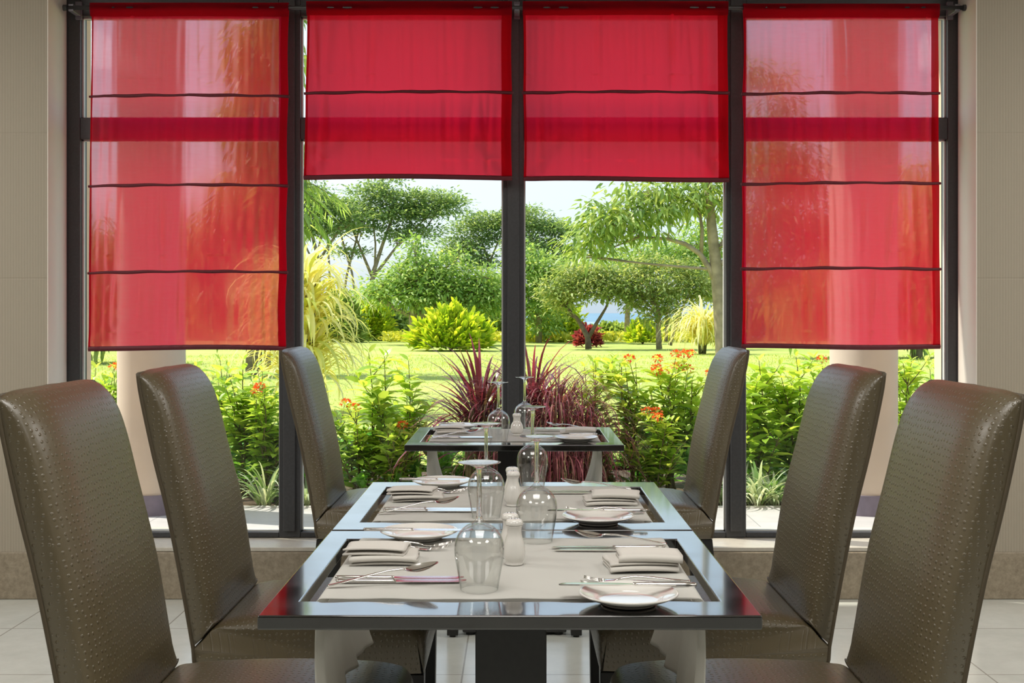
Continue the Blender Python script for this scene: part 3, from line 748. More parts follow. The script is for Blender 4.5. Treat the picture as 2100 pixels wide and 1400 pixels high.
def make_glass():
    root = thing('wine_glass', '', 'wine glass')
    # upside down: rim at z=0 on the cloth
    outer = smooth_pts([(.0335, .0005), (.0365, .02), (.0410, .045), (.0440, .066), (.0425, .085), (.0355, .101), (.0240, .112), (.0125, .118), (.0062, .124)], 5)
    inner = [(max(0, r-.0011-(.0012 if z > .1 else 0)), z-.0006-(.0028 if z > .108 else 0)) for r, z in reversed(outer[:-5])] 
    inner = [(0, .1145)] + inner
    prof = [(0, .1255), (.0058, .125)] + list(reversed(outer)) + [(.0329, .0)] + list(reversed(inner[1:])) + [(0, .1145)]
    MB().lathe(prof, 48).build('bowl', M['thin'], root, smooth=True)
    st = smooth_pts([(0, .1256), (.0056, .1258), (.0053, .135), (.0044, .15), (.0042, .18), (.0047, .203), (.0060, .2135), (0, .2138)], 4)
    st = [(max(0, r), z) for r, z in st]; MB().lathe(st, 24).build('stem', M['glass'], root, smooth=True)
    ft = smooth_pts([(0, .2139), (.0065, .2141), (.014, .2185), (.026, .2222), (.0365, .2232), (.0375, .2240), (.0365, .2248), (.02, .2250), (0, .2250)], 4)
    ft = [(max(0, r), z) for r, z in ft]; MB().lathe(ft, 48).build('foot', M['glass'], root, smooth=True)
    return root
def make_shaker(bl=1.0):
    root = thing('salt_shaker', '', 'shaker')
    MB().lathe(smooth_pts([(0, 0), (.0155, 0), (.0175, .003), (.0170, .006), (.0205*bl, .014), (.0215*bl, .026), (.0190*bl, .042), (.0150+.001*(bl-1), .056), (.0140, .066), (.0148, .072), (.0155, .076), (0, .0762)], 4), 40).build('body', M['porcelain'], root, smooth=True)
    MB().lathe(smooth_pts([(0, .0763), (.0155, .0764), (.0172, .0795), (.0165, .083), (.0145, .0862), (.008, .0885), (0, .0892)], 4), 40).build('cap', M['porcelain'], root, smooth=True)
    hb = MB()
    for k in range(5): a = k*1.2566; hb.tube([(.006*math.cos(a), .006*math.sin(a), .088), (.006*math.cos(a), .006*math.sin(a), .0897)], .0007, 6)
    hb.build('pouring_holes', M['glide'], root)
    return root
protos = {}
def inst(kind, label, cat, loc, rz, group, rx=0, ry=0, maker=None):
    if kind not in protos: o = maker(); protos[kind] = o
    else: o = copy_tree(protos[kind])
    o.location = loc; o.rotation_euler = (rx, ry, rz); return tag(o, label, cat, group)

tname = {'front': 'nearest table', 'middle': 'middle table', 'window': 'window table'}
ny = 0
for ti, (key, d0, d1, lab) in enumerate(tables):
    T, dc, D = make_table(d0, d1, lab); tn = tname[key]
    make_runner(dc, D, 'pale cloth runner hanging through the slots of the ' + tn, ti*3+1)
    rs = random.Random(40+ti)
    sc = D/.76
    zc = TZ + .0032
    for side, s in (('left', -1), ('right', 1)):
        # local frame of a setting: lx toward the table centre from the seat, ly toward the diner's left
        def W(lx, ly, z=zc): return (XC + (-s)*(lx)*1.0 if False else XC + s*(-lx), dc + (-s)*ly*sc, z)
        # for the left seat (s=-1): x = XC + lx ... (lx negative = near the diner), y = dc + ly
        base = 0 if s < 0 else math.pi
        j = lambda a: rs.uniform(-a, a)
        who = 'at the %s seat of the %s' % (side, tn)
        pl = W(-.200, .268 if s < 0 else .300)
        if key == 'window': pl = W(-.235, .262 if s < 0 else .262)
        inst('plate', 'white porcelain bread plate ' + who, 'plate', (pl[0], pl[1], TZ+.0012 if s > 0 else zc), 0, 'white bread plates', maker=make_plate)
        px_, py_ = pl[0], pl[1]
        rz = base + R(-3 if s < 0 else 3)*(1) + R(j(1))
        # butter knife resting across the plate rim
        kx = -s*(-.330+.0) ; 
        k = inst('knife', 'steel butter knife lying across the bread plate ' + who, 'knife', (XC + s*.318, pl[1] - (-s)*.022, TZ+.0235), base + R(-1.5 if s < 0 else -2.0), 'steel table knives', maker=make_knife)
        for (ly, lx, lb, a) in ((.180, -.320, 'steel fork nearer the bread plate ', 2.0), (.150, -.326, 'steel fork lying between napkin and other fork ', -2.5)):
            p = W(lx, ly+j(.004)); inst('fork', lb + who, 'fork', p, base + R(a+j(1)), 'steel table forks', maker=make_fork)
        n = make_napkin(ti*2 + (s > 0)); p = W(-.252, .030+j(.008), TZ+.0040); n.location = p; n.rotation_euler = (0, 0, base + math.pi/2 + R(j(3)))
        tag(n, 'folded white cloth napkin ' + who, 'napkin', 'folded cloth napkins')
        for (ly, lx, lb, a) in ((-.128, -.320, 'steel table knife next to the napkin ', -.8), (-.158, -.318, 'steel table knife beside the spoon ', .4)):
            p = W(lx+j(.004), ly); inst('knife', lb + who, 'knife', p, base + R(a), 'steel table knives', maker=make_knife)
        p = W(-.325, -.196 if s < 0 else -.194, zc+.0015); inst('spoon', 'steel soup spoon tilted over the knives ' + who, 'spoon', p, base + R(11), 'steel table spoons', ry=R(-7), maker=make_spoon)
        gx, gy = {('front', -1): (-.068, 2.106), ('front', 1): (.040, 2.549), ('middle', -1): (-.0756, 2.85), ('middle', 1): (.041, 3.36), ('window', -1): (-.074, 4.55), ('window', 1): (.028, 4.92)}[(key, s)]
        inst('glass', 'upturned wine glass standing left of the shakers on the ' + tn if s < 0 else 'upturned wine glass standing right of the shakers on the ' + tn, 'wine glass', (gx, gy, zc), j(1), 'upturned wine glasses', maker=make_glass)
    sp = {'front': [(-.007, 2.318), (-.0155, 2.385)], 'middle': [(-.012, 3.02), (-.0145, 3.10)], 'window': [(-.004, 4.765)]}[key]
    for i, (x, y) in enumerate(sp):
        lb = 'white porcelain salt shaker on the ' + tn + (', the one nearer the viewer' if i == 0 and len(sp) > 1 else ', half hidden behind the other' if i else '')
        inst('shaker' if key != 'window' else 'round shaker', lb, 'shaker', (x, y, zc), 0, 'porcelain shakers', maker=make_shaker if key != 'window' else (lambda: make_shaker(1.2)))

# ------------------------------------------------------------ outside: terrace, pillars, lawn, distance
ZG = 0.0
struct(box('terrace', (-12, DO+.03, -.12), (12, 7.62, 0), M['terrace']))
struct(box('trim_4', (-12, 7.62, -.12), (12, 7.68, .004), M['terrace']))
struct(box('planting_bed', (-12, 7.68, -.2), (12, 9.6, -.02), M['soil']))
def lawnf(u, v):
    x = -70 + 140*u; y = 9.6 + (62-9.6)*v
    return (x, y, -.02 + .05*math.sin(x*.13+1)*math.sin(y*.11) - .0)
struct(MB().grid(lawnf, 70, 40).build('lawn', M['lawn'], smooth=True))
struct(box('ground', (-80, -30, -.4), (80, 63, -.22), M['soil']))
M['forest'] = mat('hazed_forest', (.10, .19, .20), 1, noise=.25, nscale=.01, spec=0)  # muted blue-green: distance haze mixed into the forest colour
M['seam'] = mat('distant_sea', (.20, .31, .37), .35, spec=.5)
M['hazed_hill'] = mat('hazed_hill_forest', (.17, .27, .36), 1, noise=.1, nscale=.004, spec=0)  # hills lightened to haze blue in the base colour
def hillf(d, w, h, sd, zb):
    def fn(u, v):
        x = -w + 2*w*u; y = d + v*d*.5
        e = h*(.6+.4*math.sin(u*21+sd)*math.sin(u*9+sd*2)+.12*math.sin(u*57+sd))
        return (x, y, zb + e*math.sin(math.pi*min(1, v*1.0)) )
    return fn
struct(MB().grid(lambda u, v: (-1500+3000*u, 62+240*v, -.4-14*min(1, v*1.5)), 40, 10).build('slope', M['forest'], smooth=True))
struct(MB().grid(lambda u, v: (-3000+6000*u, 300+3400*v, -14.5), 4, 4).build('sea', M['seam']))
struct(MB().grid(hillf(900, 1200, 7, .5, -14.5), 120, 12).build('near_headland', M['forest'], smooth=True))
struct(MB().grid(hillf(2200, 2600, 19, 2.1, -14.5), 160, 12).build('distant_hills', M['hazed_hill'], smooth=True))

def pillar(px, label):
    x = (px-VX)*7.50/F
    p = thing('round_pillar', label, 'pillar', (x, 7.50, 0), 0, 'terrace pillars')
    MB().tube([(0, 0, .0), (0, 0, 3.3)], .207, 56).build('shaft', M['pillar'], p, smooth=False, autos=40)
    MB().tube([(0, 0, 0), (0, 0, .125)], .222, 56).build('skirting', M['purplebase'], p, autos=40)
    return p
pillar(311, 'round peach pillar seen through the leftmost red blind'); pillar(1771, 'round peach pillar seen through the rightmost red blind')
struct(box('terrace_beam', (-12, 7.33, 3.3), (12, 7.67, 3.6), M['peach']))

# low house roof far left, seen in the sliver of glass
hs = thing('garden_house', 'low brown roofed garden house glimpsed at the left glass edge', 'house', (-15.2, 32, 0))
MB().box((-3, -2, 0), (.35, 2, 3.6)).build('wall', M['peach'], hs)
MB().add([(-3.6,-2.6,3.6),(.9,-2.6,3.6),(.9,2.6,3.6),(-3.6,2.6,3.6),(-2.2,0,4.7),(-.6,0,4.7)], [(0,1,5,4),(1,2,5),(2,3,4,5),(3,0,4),(0,3,2,1)]).build('roof', M['rooftile'], hs)
box('window', (-1.6, -2.03, 1.1), (-.6, -2.0, 2.2), M['pane'], hs)

# ------------------------------------------------------------ trees
def rand_in_ell(n, flat_top=False):
    v = rng.normal(size=(n, 3)); v = norm(v)*rng.uniform(.25, 1, (n, 1))**.5
    return v
def foliage_pts(blobs, d, nclump, nleaf, csize, cflat, depthf=.8):
    C = []; 
    tot = sum(b[2]*b[3] for b in blobs)
    for b in blobs:
        k = max(2, int(nclump*b[2]*b[3]/tot)); e = rand_in_ell(k)
        c = np.array(P(b[0], b[1], d)); s = d/F
        dd = b[4] if len(b) > 4 else 0
        C.append(c + np.stack([e[:, 0]*b[2]*s, e[:, 1]*min(b[2], 130)*s*depthf + dd, e[:, 2]*b[3]*s], 1))
    C = np.concatenate(C)
    base = np.repeat(C, nleaf, 0); off = rng.normal(size=base.shape)*np.array([csize, csize, csize*cflat])
    return C, base + off, off
def tree(name, label, cat, base, d, trunk, blobs, nclump, nleaf, csize, L, W, lm, bm, cflat=.5, droop=.3, forks=None, group=None, hang=0, r0=.2, zmin=.15, twigs=1.0):
    """base px of trunk foot; trunk: list of (px, py, radius) ; forks: trunk point index each blob hangs from"""
    rm = {'umbrella_tree': .45, 'leafy_tree': .62, 'small_tree': .6}.get(name, 1)
    trunk = [[(q[0], q[1], q[2]*rm) + tuple(q[3:]) for q in tr] for tr in trunk]
    bp = P(base[0], base[1], d); root = thing(name, label, cat, (bp.x, bp.y, 0), 0, group)
    off = np.array([bp.x, bp.y, 0])
    C, B, O = foliage_pts(blobs, d, nclump, nleaf, csize, cflat)
    D = norm(O + np.array([0, 0, .15-hang]) + rng.normal(0, csize*.55, O.shape))
    D[:, 2] -= hang; ok = B[:, 2] > zmin; B = B[ok]; D = D[ok]
    # leaves in the same clump share a tint, with scatter
    rn = np.clip(np.repeat(rng.normal(.5, .16, len(C)), nleaf)[ok] + rng.normal(0, .18, len(B)), 0, 1)
    leaves('foliage', B - off, D, L*rng.uniform(.7, 1.25, len(B)), W*rng.uniform(.75, 1.2, len(B)), lm, root, droop, rnd=rn)
    mb = MB(); ov = Vector(off)
    for ti, tr in enumerate(trunk):
        pts = [P(x, y, d + (dz[0] if dz else 0)) - ov for x, y, r, *dz in tr]
        if ti == 0: pts[0].z = -.05
        mb.tube(pts, [q[2] for q in tr], 8)
    # branches from the closest upper trunk node to blob centres then twigs to clumps
    nodes = [P(q[0], q[1], d) - ov for tr in trunk for q in tr[1:]]
    nr = [q[2] for tr in trunk for q in tr[1:]]
    for b in blobs:
        c = P(b[0], b[1]+b[3]*.5, d) - ov; c.y += (b[4] if len(b) > 4 else 0)
        k = min(range(len(nodes)), key=lambda i: (nodes[i]-c).length + (3*(nodes[i].z > c.z)))
        a = nodes[k]; r = nr[k]*.55; mid = (a+c)/2 + Vector((0, 0, -.015*(c-a).length)) + Vector(rng.normal(0, .05*(c-a).length, 3))
        mb.tube([a, mid, c], [r, r*.7, r*.45], 6, cap=False)
        cc = [Vector(q) for q in C if (Vector(q)-ov-c).length < (b[2]*d/F)*1.1][: int(14*twigs)]
        for q in cc:
            q = q - ov; mm = (c+q)/2 + Vector((0, 0, .06*(q-c).length))
            mb.tube([mid if rng.random() < .4 else c, mm, q], [r*.35, r*.25, r*.12], 5, cap=False)
    mb.build('trunk', bm, root, smooth=True)
    return root

# umbrella-crowned trees at the back left
G1 = 'flat crowned umbrella trees at the far edge of the lawn'
tree('umbrella_tree', 'tall flat crowned umbrella tree at far left, left of its twin', 'tree', (655, 694), 58,
     [[(648, 694, .26), (655, 600, .22), (650, 520, .2), (632, 450, .14)], [(650, 540, .16), (690, 480, .12), (705, 440, .08)], [(652, 560, .13), (625, 500, .09), (615, 440, .06)], [(672, 690, .15), (676, 560, .12), (668, 430, .08)], [(630, 690, .14), (640, 560, .12), (660, 480, .1), (700, 420, .07)]],
     [(640, 395, 40, 26), (690, 425, 46, 22), (615, 440, 40, 30), (660, 470, 46, 16), (720, 450, 30, 18), (560, 440, 50, 60)], 246, 40, .38, .21, .095, M['leafA'], M['bark'], .26, group=G1)
tree('umbrella_tree', 'umbrella tree with many slender leaning stems, behind the leafy round tree', 'tree', (770, 694), 60,
     [[(755, 694, .30), (765, 560, .26), (785, 500, .18), (803, 450, .12)], [(762, 565, .18), (735, 500, .12), (715, 450, .08)], [(760, 575, .2), (810, 510, .14), (870, 450, .09), (895, 425, .06)], [(690, 690, .16), (712, 560, .13), (745, 440, .09)], [(740, 694, .15), (722, 560, .12), (690, 450, .08)], [(790, 690, .14), (800, 600, .12), (840, 520, .1), (905, 420, .06)], [(768, 570, .14), (770, 500, .1), (760, 410, .07)]],
     [(760, 400, 44, 22), (820, 410, 50, 22), (730, 435, 40, 20), (800, 440, 60, 18), (905, 408, 40, 18), (900, 430, 46, 18), (745, 470, 46, 10), (690, 468, 40, 12), (820, 485, 40, 10), (860, 475, 40, 14), (790, 375, 30, 7), (715, 515, 36, 9), (930, 412, 26, 8), (850, 440, 40, 20)], 304, 40, .38, .21, .095, M['leafA'], M['bark'], .26, group=G1)
tree('umbrella_tree', 'umbrella tree whose crown meets the central mullion from the left', 'tree', (990, 694), 66,
     [[(985, 694, .24), (1000, 600, .2), (1003, 535, .17), (985, 490, .1)], [(1003, 540, .13), (1020, 500, .1), (1030, 470, .07)]],
     [(1000, 450, 50, 18), (965, 470, 44, 24), (1020, 480, 40, 26), (950, 505, 46, 22), (1045, 450, 30, 20), (985, 535, 44, 20), (925, 520, 30, 14), (1010, 575, 26, 16)], 203, 40, .38, .21, .095, M['leafA'], M['bark'], .26, group=G1)
tree('umbrella_tree', 'umbrella tree just right of the central mullion, highest crown there', 'tree', (1120, 694), 64,
     [[(1112, 694, .24), (1108, 600, .2), (1100, 530, .15), (1090, 480, .1)], [(1108, 560, .12), (1140, 510, .09), (1160, 480, .06)]],
     [(1085, 432, 30, 10), (1100, 460, 46, 18), (1140, 475, 46, 22), (1090, 505, 50, 24), (1150, 520, 40, 20), (1175, 560, 44, 26)], 217, 40, .38, .21, .095, M['leafA'], M['bark'], .26, group=G1)
# leafy mid trees
G2 = 'rounded leafy trees beyond the lawn'
tree('leafy_tree', 'rounded bright leafy tree with a pale trunk at centre left', 'tree', (848, 692), 48,
     [[(848, 692, .30), (847, 650, .27), (850, 600, .22), (860, 560, .14)], [(866, 660, .2), (876, 600, .14), (900, 560, .1)]],
     [(845, 566, 60, 16), (795, 590, 44, 18), (915, 560, 60, 16), (872, 530, 34, 14), (960, 590, 56, 22), (770, 605, 34, 14), (850, 610, 66, 18), (1005, 600, 30, 34), (852, 500, 14, 14), (910, 625, 60, 18), (940, 525, 16, 12), (900, 545, 30, 12), (820, 560, 20, 16), (985, 615, 40, 30), (1000, 560, 30, 12), (900, 590, 60, 20)], 330, 34, .32, .22, .09, M['leafB'], M['barkpale'], .6, droop=.5, hang=.12, group=G2)
tree('leafy_tree', 'leafy tree right of the central mullion behind the forked trunk', 'tree', (1105, 694), 52,
     [[(1105, 694, .24), (1105, 620, .2), (1100, 570, .14)]],
     [(1100, 560, 40, 36), (1085, 610, 34, 40), (1130, 600, 44, 34), (1100, 655, 40, 26), (1150, 555, 40, 30), (1075, 530, 30, 30)], 200, 32, .36, .23, .09, M['leafB'], M['bark'], .6, droop=.5, hang=.1, group=G2)
tree('small_tree', 'small tree with a forked V shaped trunk on the lawn', 'tree', (1207, 712), 43,
     [[(1207, 712, .20), (1205, 690, .17), (1185, 655, .12), (1160, 628, .08)], [(1206, 694, .13), (1222, 665, .11), (1242, 632, .07), (1250, 612, .05)]],
     [(1165, 600, 46, 28), (1215, 585, 56, 30), (1255, 590, 40, 32), (1190, 560, 46, 22), (1145, 620, 26, 14), (1130, 590, 26, 24), (1232, 556, 30, 14), (1165, 640, 14, 8)], 130, 36, .22, .18, .075, M['leafOlive'], M['barkdark'], .45, droop=.5, hang=.1, group=G2)
tree('small_tree', 'small multi stemmed olive tree on the lawn left of the big trunk', 'tree', (1355, 712), 43,
     [[(1352, 714, .19), (1350, 680, .16), (1352, 640, .12), (1340, 600, .08)], [(1374, 708, .13), (1384, 670, .11), (1395, 640, .08), (1410, 610, .05)], [(1366, 700, .1), (1368, 650, .08), (1370, 610, .05)]],
     [(1310, 590, 52, 30), (1370, 575, 60, 34), (1420, 590, 46, 30), (1345, 610, 60, 22), (1300, 620, 24, 18), (1350, 650, 46, 12), (1330, 550, 50, 22), (1285, 570, 40, 26), (1440, 590, 34, 34), (1405, 540, 36, 14), (1380, 635, 40, 14)], 190, 36, .23, .18, .075, M['leafOlive'], M['bark'], .5, droop=.5, hang=.12, group=G2)
tree('leafy_tree', 'pale green leafy tree showing behind the olive tree and big branch', 'tree', (1290, 694), 56,
     [[(1285, 694, .22), (1288, 610, .18), (1290, 540, .12)]],
     [(1290, 530, 60, 26), (1360, 520, 70, 30), (1400, 540, 46, 26), (1240, 545, 44, 20), (1455, 540, 40, 50), (1440, 480, 40, 36), (1500, 560, 30, 60)], 230, 34, .42, .23, .09, M['leafB'], M['bark'], .6, droop=.5, hang=.15, group=G2)
# the big near tree
tree('big_tree', 'big nearby tree with thick pale trunk and a long left branch', 'tree', (1490, 795), 20,
     [[(1490, 795, .17), (1484, 700, .145), (1477, 620, .125), (1468, 540, .10), (1460, 470, .085), (1454, 400, .072), (1450, 330, .062), (1445, 180, .05), (1446, 60, .04)],
      [(1472, 590, .055), (1456, 552, .05), (1435, 520, .045), (1405, 500, .038), (1370, 490, .03), (1310, 486, .022), (1255, 508, .010)],
      [(1438, 520, .035), (1440, 470, .03), (1432, 420, .02)], [(1468, 520, .04), (1500, 470, .035), (1540, 440, .025)]],
     [(1260, 440, 60, 34), (1320, 420, 64, 34), (1380, 410, 64, 34), (1210, 480, 40, 34), (1250, 480, 46, 28), (1430, 400, 46, 40), (1340, 380, 80, 16), (1200, 520, 24, 14), (1300, 465, 60, 18), (1225, 440, 36, 22),
      (1560, 340, 60, 60), (1620, 420, 70, 70), (1590, 250, 44, 50), (1560, 480, 60, 50), (1530, 150, 34, 30), (1480, 400, 30, 40), (1640, 340, 60, 50), (1600, 160, 20, 30), (1690, 480, 60, 60), (1600, 560, 80, 40)],
     560, 12, .17, .17, .055, M['leafC'], M['barkpale'], .5, droop=.5, hang=.22)
# dark foliage behind the blinds (left and right bays)
tree('broad_tree', 'broad tree behind the leftmost red blind, right of the pillar', 'tree', (505, 760), 24,
     [[(520, 770, .17), (522, 640, .15), (530, 480, .13), (540, 300, .1), (545, 150, .08)]],
     [(545, 120, 50, 70), (520, 230, 36, 40), (560, 320, 50, 60), (520, 420, 60, 70), (440, 520, 70, 60), (560, 520, 40, 60), (470, 610, 90, 40), (560, 50, 40, 30)], 280, 20, .24, .24, .10, M['leafC'], M['bark'], .8, droop=.9, hang=.5)
tree('broad_tree', 'broad tree at far left showing through the leftmost blind beside the pillar', 'tree', (170, 750), 30,
     [[(170, 780, .17), (175, 640, .15), (185, 560, .1)]],
     [(190, 560, 50, 50), (215, 620, 60, 50), (160, 640, 50, 50), (200, 500, 30, 34)], 120, 20, .3, .3, .12, M['leafC'], M['bark'], .8, droop=.9, hang=.5)
tree('broad_tree', 'broad tree behind the rightmost blind, right of the pillar', 'tree', (1880, 760), 34,
     [[(1880, 760, .17), (1885, 640, .15), (1885, 520, .1)]],
     [(1900, 400, 50, 60), (1870, 500, 60, 70), (1930, 520, 60, 70), (1750, 560, 90, 60), (1880, 620, 100, 50), (1650, 620, 60, 40)], 260, 20, .34, .34, .13, M['leafB'], M['bark'], .8, droop=.9, hang=.5)

# palm trunk at x~548
pr = P(548, 760, 24); pm = thing('palm_tree', 'slim pale palm trunk standing behind the leftmost window bay', 'palm tree', (pr.x, 24, 0))
MB().tube([(0, 0, -.05), (.01, 0, 1), (-.02, 0, 2.4), (.02, 0, 3.6)], [.075, .06, .055, .05], 12).build('trunk', M['barkpale'], pm, smooth=True)
B = np.zeros((700, 3)); az = np.repeat(rng.uniform(0, 6.28, 20), 35); t = np.tile(np.linspace(.1, 1, 35), 20); e = np.repeat(rng.uniform(.2, .9, 20), 35)
B[:, 0] = np.cos(az)*t*1.5 + .02; B[:, 1] = np.sin(az)*t*1.5; B[:, 2] = 3.6 + t*np.sin(e)*1.5 - 1.3*t*t
leaves('fronds', B, np.stack([np.cos(az+1.1*np.sign(rng.normal(size=700))), np.sin(az+1.1), -.5*np.ones(700)], 1), .35, .035, M['leafB'], pm, .5)
mb = MB()
for k in range(20):
    a = az[k*35]; s = e[k*35]; mb.tube([(math.cos(a)*q*1.5+.02, math.sin(a)*q*1.5, 3.6+q*math.sin(s)*1.5-1.3*q*q) for q in (0, .3, .6, 1)], [.016, .012, .008, .003], 5)
mb.build('frond_ribs', M['stem'], pm, smooth=True)

# ------------------------------------------------------------ strap-leaved yellow plants
def strap_plant(name, label, px, d, h, n, L, W, m, curl, group=None, trunkh=0, spread=.2, elr=(.5, 1.5), z0=0, cat='plant'):
    x = (px-VX)*d/F; root = thing(name, label, cat, (x, d, 0), 0, group)
    zz = rng.uniform(z0, max(z0+.01, h), n); az = rng.uniform(0, 6.28, n)
    B = np.stack([np.cos(az)*spread*rng.random(n), np.sin(az)*spread*rng.random(n), zz], 1)
    blades('strap_leaves', B, az, L*rng.uniform(.6, 1.15, n), rng.uniform(*elr, n), W*rng.uniform(.7, 1.2, n), m, root, curl*rng.uniform(.7, 1.3, n), seg=8)
    mb = MB(); k = 5 if trunkh else 1
    for i in range(k):
        a = i*1.3; mb.tube([(math.cos(a)*spread*.3, math.sin(a)*spread*.3, -.05), (math.cos(a)*spread*.6, math.sin(a)*spread*.6, max(h, .06))], [.035, .02], 6)
    mb.build('stem', M['stem'], root, smooth=True)
    return root
strap_plant('screw_pine', 'large yellow drooping strap leaved screw pine left of centre, above the chair', 618, 14.5, 1.75, 560, .95, .068, M['leafYellow'], 2.3, trunkh=1, spread=.28, elr=(.2, 1.35), z0=.35)
strap_plant('screw_pine', 'pale yellow strap leaved screw pine right, beside the big trunk', 1440, 38, .95, 380, 1.5, .07, M['leafYellow'], 3.0, trunkh=1, spread=.3, elr=(.6, 1.45), z0=.2)

# ------------------------------------------------------------ bushes on the lawn
def bush(name, label, px, pybase, rx, ry, d, n, L, W, m, up=.6, group=None, cl=.5):
    x = (px-VX)*d/F; s = d/F; root = thing(name, label, 'bush', (x, d, 0), 0, group)
    v = rng.normal(size=(n, 3)); v[:, 2] = np.abs(v[:, 2]); v = norm(v)*rng.uniform(.45, 1, (n, 1))**.6
    lump = 1 + .22*np.sin(v[:, :1]*7+px)*np.cos(v[:, 1:2]*6+px*.3) + .1*np.sin(v[:, :1]*17+v[:, 2:]*13)
    B = v*lump*np.array([rx*s, rx*s*.7, ry*s]); B[:, 2] = np.maximum(B[:, 2], .01)
    D = norm(v + np.array([0, 0, up]) + rng.normal(0, .45, (n, 3)))
    leaves('foliage', B, D, L*rng.uniform(.7, 1.2, n), W*rng.uniform(.8, 1.2, n), m, root, cl)
    mb = MB()
    for k in range(7):
        a = k*.9; mb.tube([(0, 0, -.04), (math.cos(a)*rx*s*.35, math.sin(a)*rx*s*.25, ry*s*.4), (math.cos(a)*rx*s*.6, math.sin(a)*rx*s*.4, ry*s*.75)], [.03, .02, .008], 5, cap=False)
    mb.build('stem', M['stem'], root, smooth=True); return root
bush('croton_bush', 'bright lime and yellow leaved bush on the lawn left of the mullion', 925, 715, 72, 76, 41, 3600, .42, .14, M['leafLime'], 1.0)
bush('croton_bush', 'low lime green bush between the two small trees', 1318, 700, 30, 36, 50, 900, .45, .15, M['leafLime'], 1.2)
bush('magenta_bush', 'small dark magenta bush behind the forked trunk', 1206, 705, 24, 34, 46, 900, .26, .12, M['leafMagenta'])
GB = 'olive green bushes along the far lawn edge'
for px, rx, ry, d, lb, mm in ((690, 60, 100, 52, 'grey green bush right of the yellow screw pine', 'leafDarkBush'), (760, 44, 84, 55, 'yellowish tufted bush left of the pale trunk', 'leafLime'), (800, 46, 60, 60, 'dark bush just left of the pale tree trunk', 'leafC'),
                              (895, 60, 62, 58, 'dark bush hidden behind the lime bush', 'leafC'), (1020, 60, 90, 56, 'tall bush behind the red leaved plant by the mullion', 'leafDarkBush'), (1140, 56, 86, 54, 'yellow green bush right of the mullion behind the lawn', 'leafLime'),
                              (1250, 46, 24, 58, 'pale low bush in the gap between the two small trees', 'leafDarkBush'), (1290, 50, 22, 60, 'pale bush left of the olive tree at the lawn edge', 'leafDarkBush'), (1400, 46, 36, 60, 'bush behind the olive tree stems', 'leafDarkBush'),
                              (1580, 90, 90, 56, 'bush beyond the lawn behind the rightmost blind', 'leafDarkBush'), (1740, 90, 80, 56, 'bush behind the right pillar', 'leafB'), (1880, 90, 90, 56, 'bush at the far right lawn edge', 'leafDarkBush'), (480, 90, 90, 56, 'bush beyond the lawn behind the leftmost blind', 'leafDarkBush'), (330, 100, 90, 56, 'bush behind the left pillar', 'leafB'), (190, 80, 100, 54, 'bush at the far left lawn edge', 'leafB'), (590, 60, 80, 56, 'bush behind the yellow screw pine', 'leafDarkBush')):
    bush('bush', lb, px, 694, rx, ry, d, 2300, .4, .15, M[mm], .5, GB)
# yellow flowering edging at the end of the lawn
n = 5200; B = np.stack([rng.uniform(-6, 9.5, n), rng.uniform(52, 54.5, n), rng.uniform(0, .32, n)], 1)
o = leaves('edging_hedge', B, rng.normal(0, 1, (n, 3))+np.array([0, 0, 1.2]), .22, .12, M['yflower'], None, .3)
tag(o, 'low yellow flowering edging running along the far lawn edge', 'hedge', kind='stuff')
# grass tufts on the nearer lawn
n = 52000; y = 9.7 + 26*rng.random(n)**1.6; B = np.stack([(rng.random(n)-.5)*y*.95, y, np.full(n, -.02)], 1)
o = blades('grass', B, rng.uniform(0, 6.28, n), rng.uniform(.03, .075, n), rng.uniform(.7, 1.5, n), .006+.0004*y, M['lawnblade'] if 'lawnblade' in M else leaf_mat('grass_blade', [(.24, .34, .05), (.40, .49, .09), (.58, .62, .18)], .4), None, .8, seg=2)
tag(o, 'short bright green lawn grass', 'grass', kind='stuff')
st = MB().add([(-.09,-.05,0),(.08,-.07,0),(.1,.05,0),(-.07,.07,0),(-.05,-.03,.09),(.05,-.04,.12),(.06,.03,.08),(-.04,.05,.07)], [(0,3,2,1),(4,5,6,7),(0,1,5,4),(1,2,6,5),(2,3,7,6),(3,0,4,7)]).build('pale_stone', M['sill'], None, bevel=.02)
q = P(713, 735, 32); st.location = (q.x, 32, .0); tag(st, 'small pale stone lying alone on the lawn', 'stone')

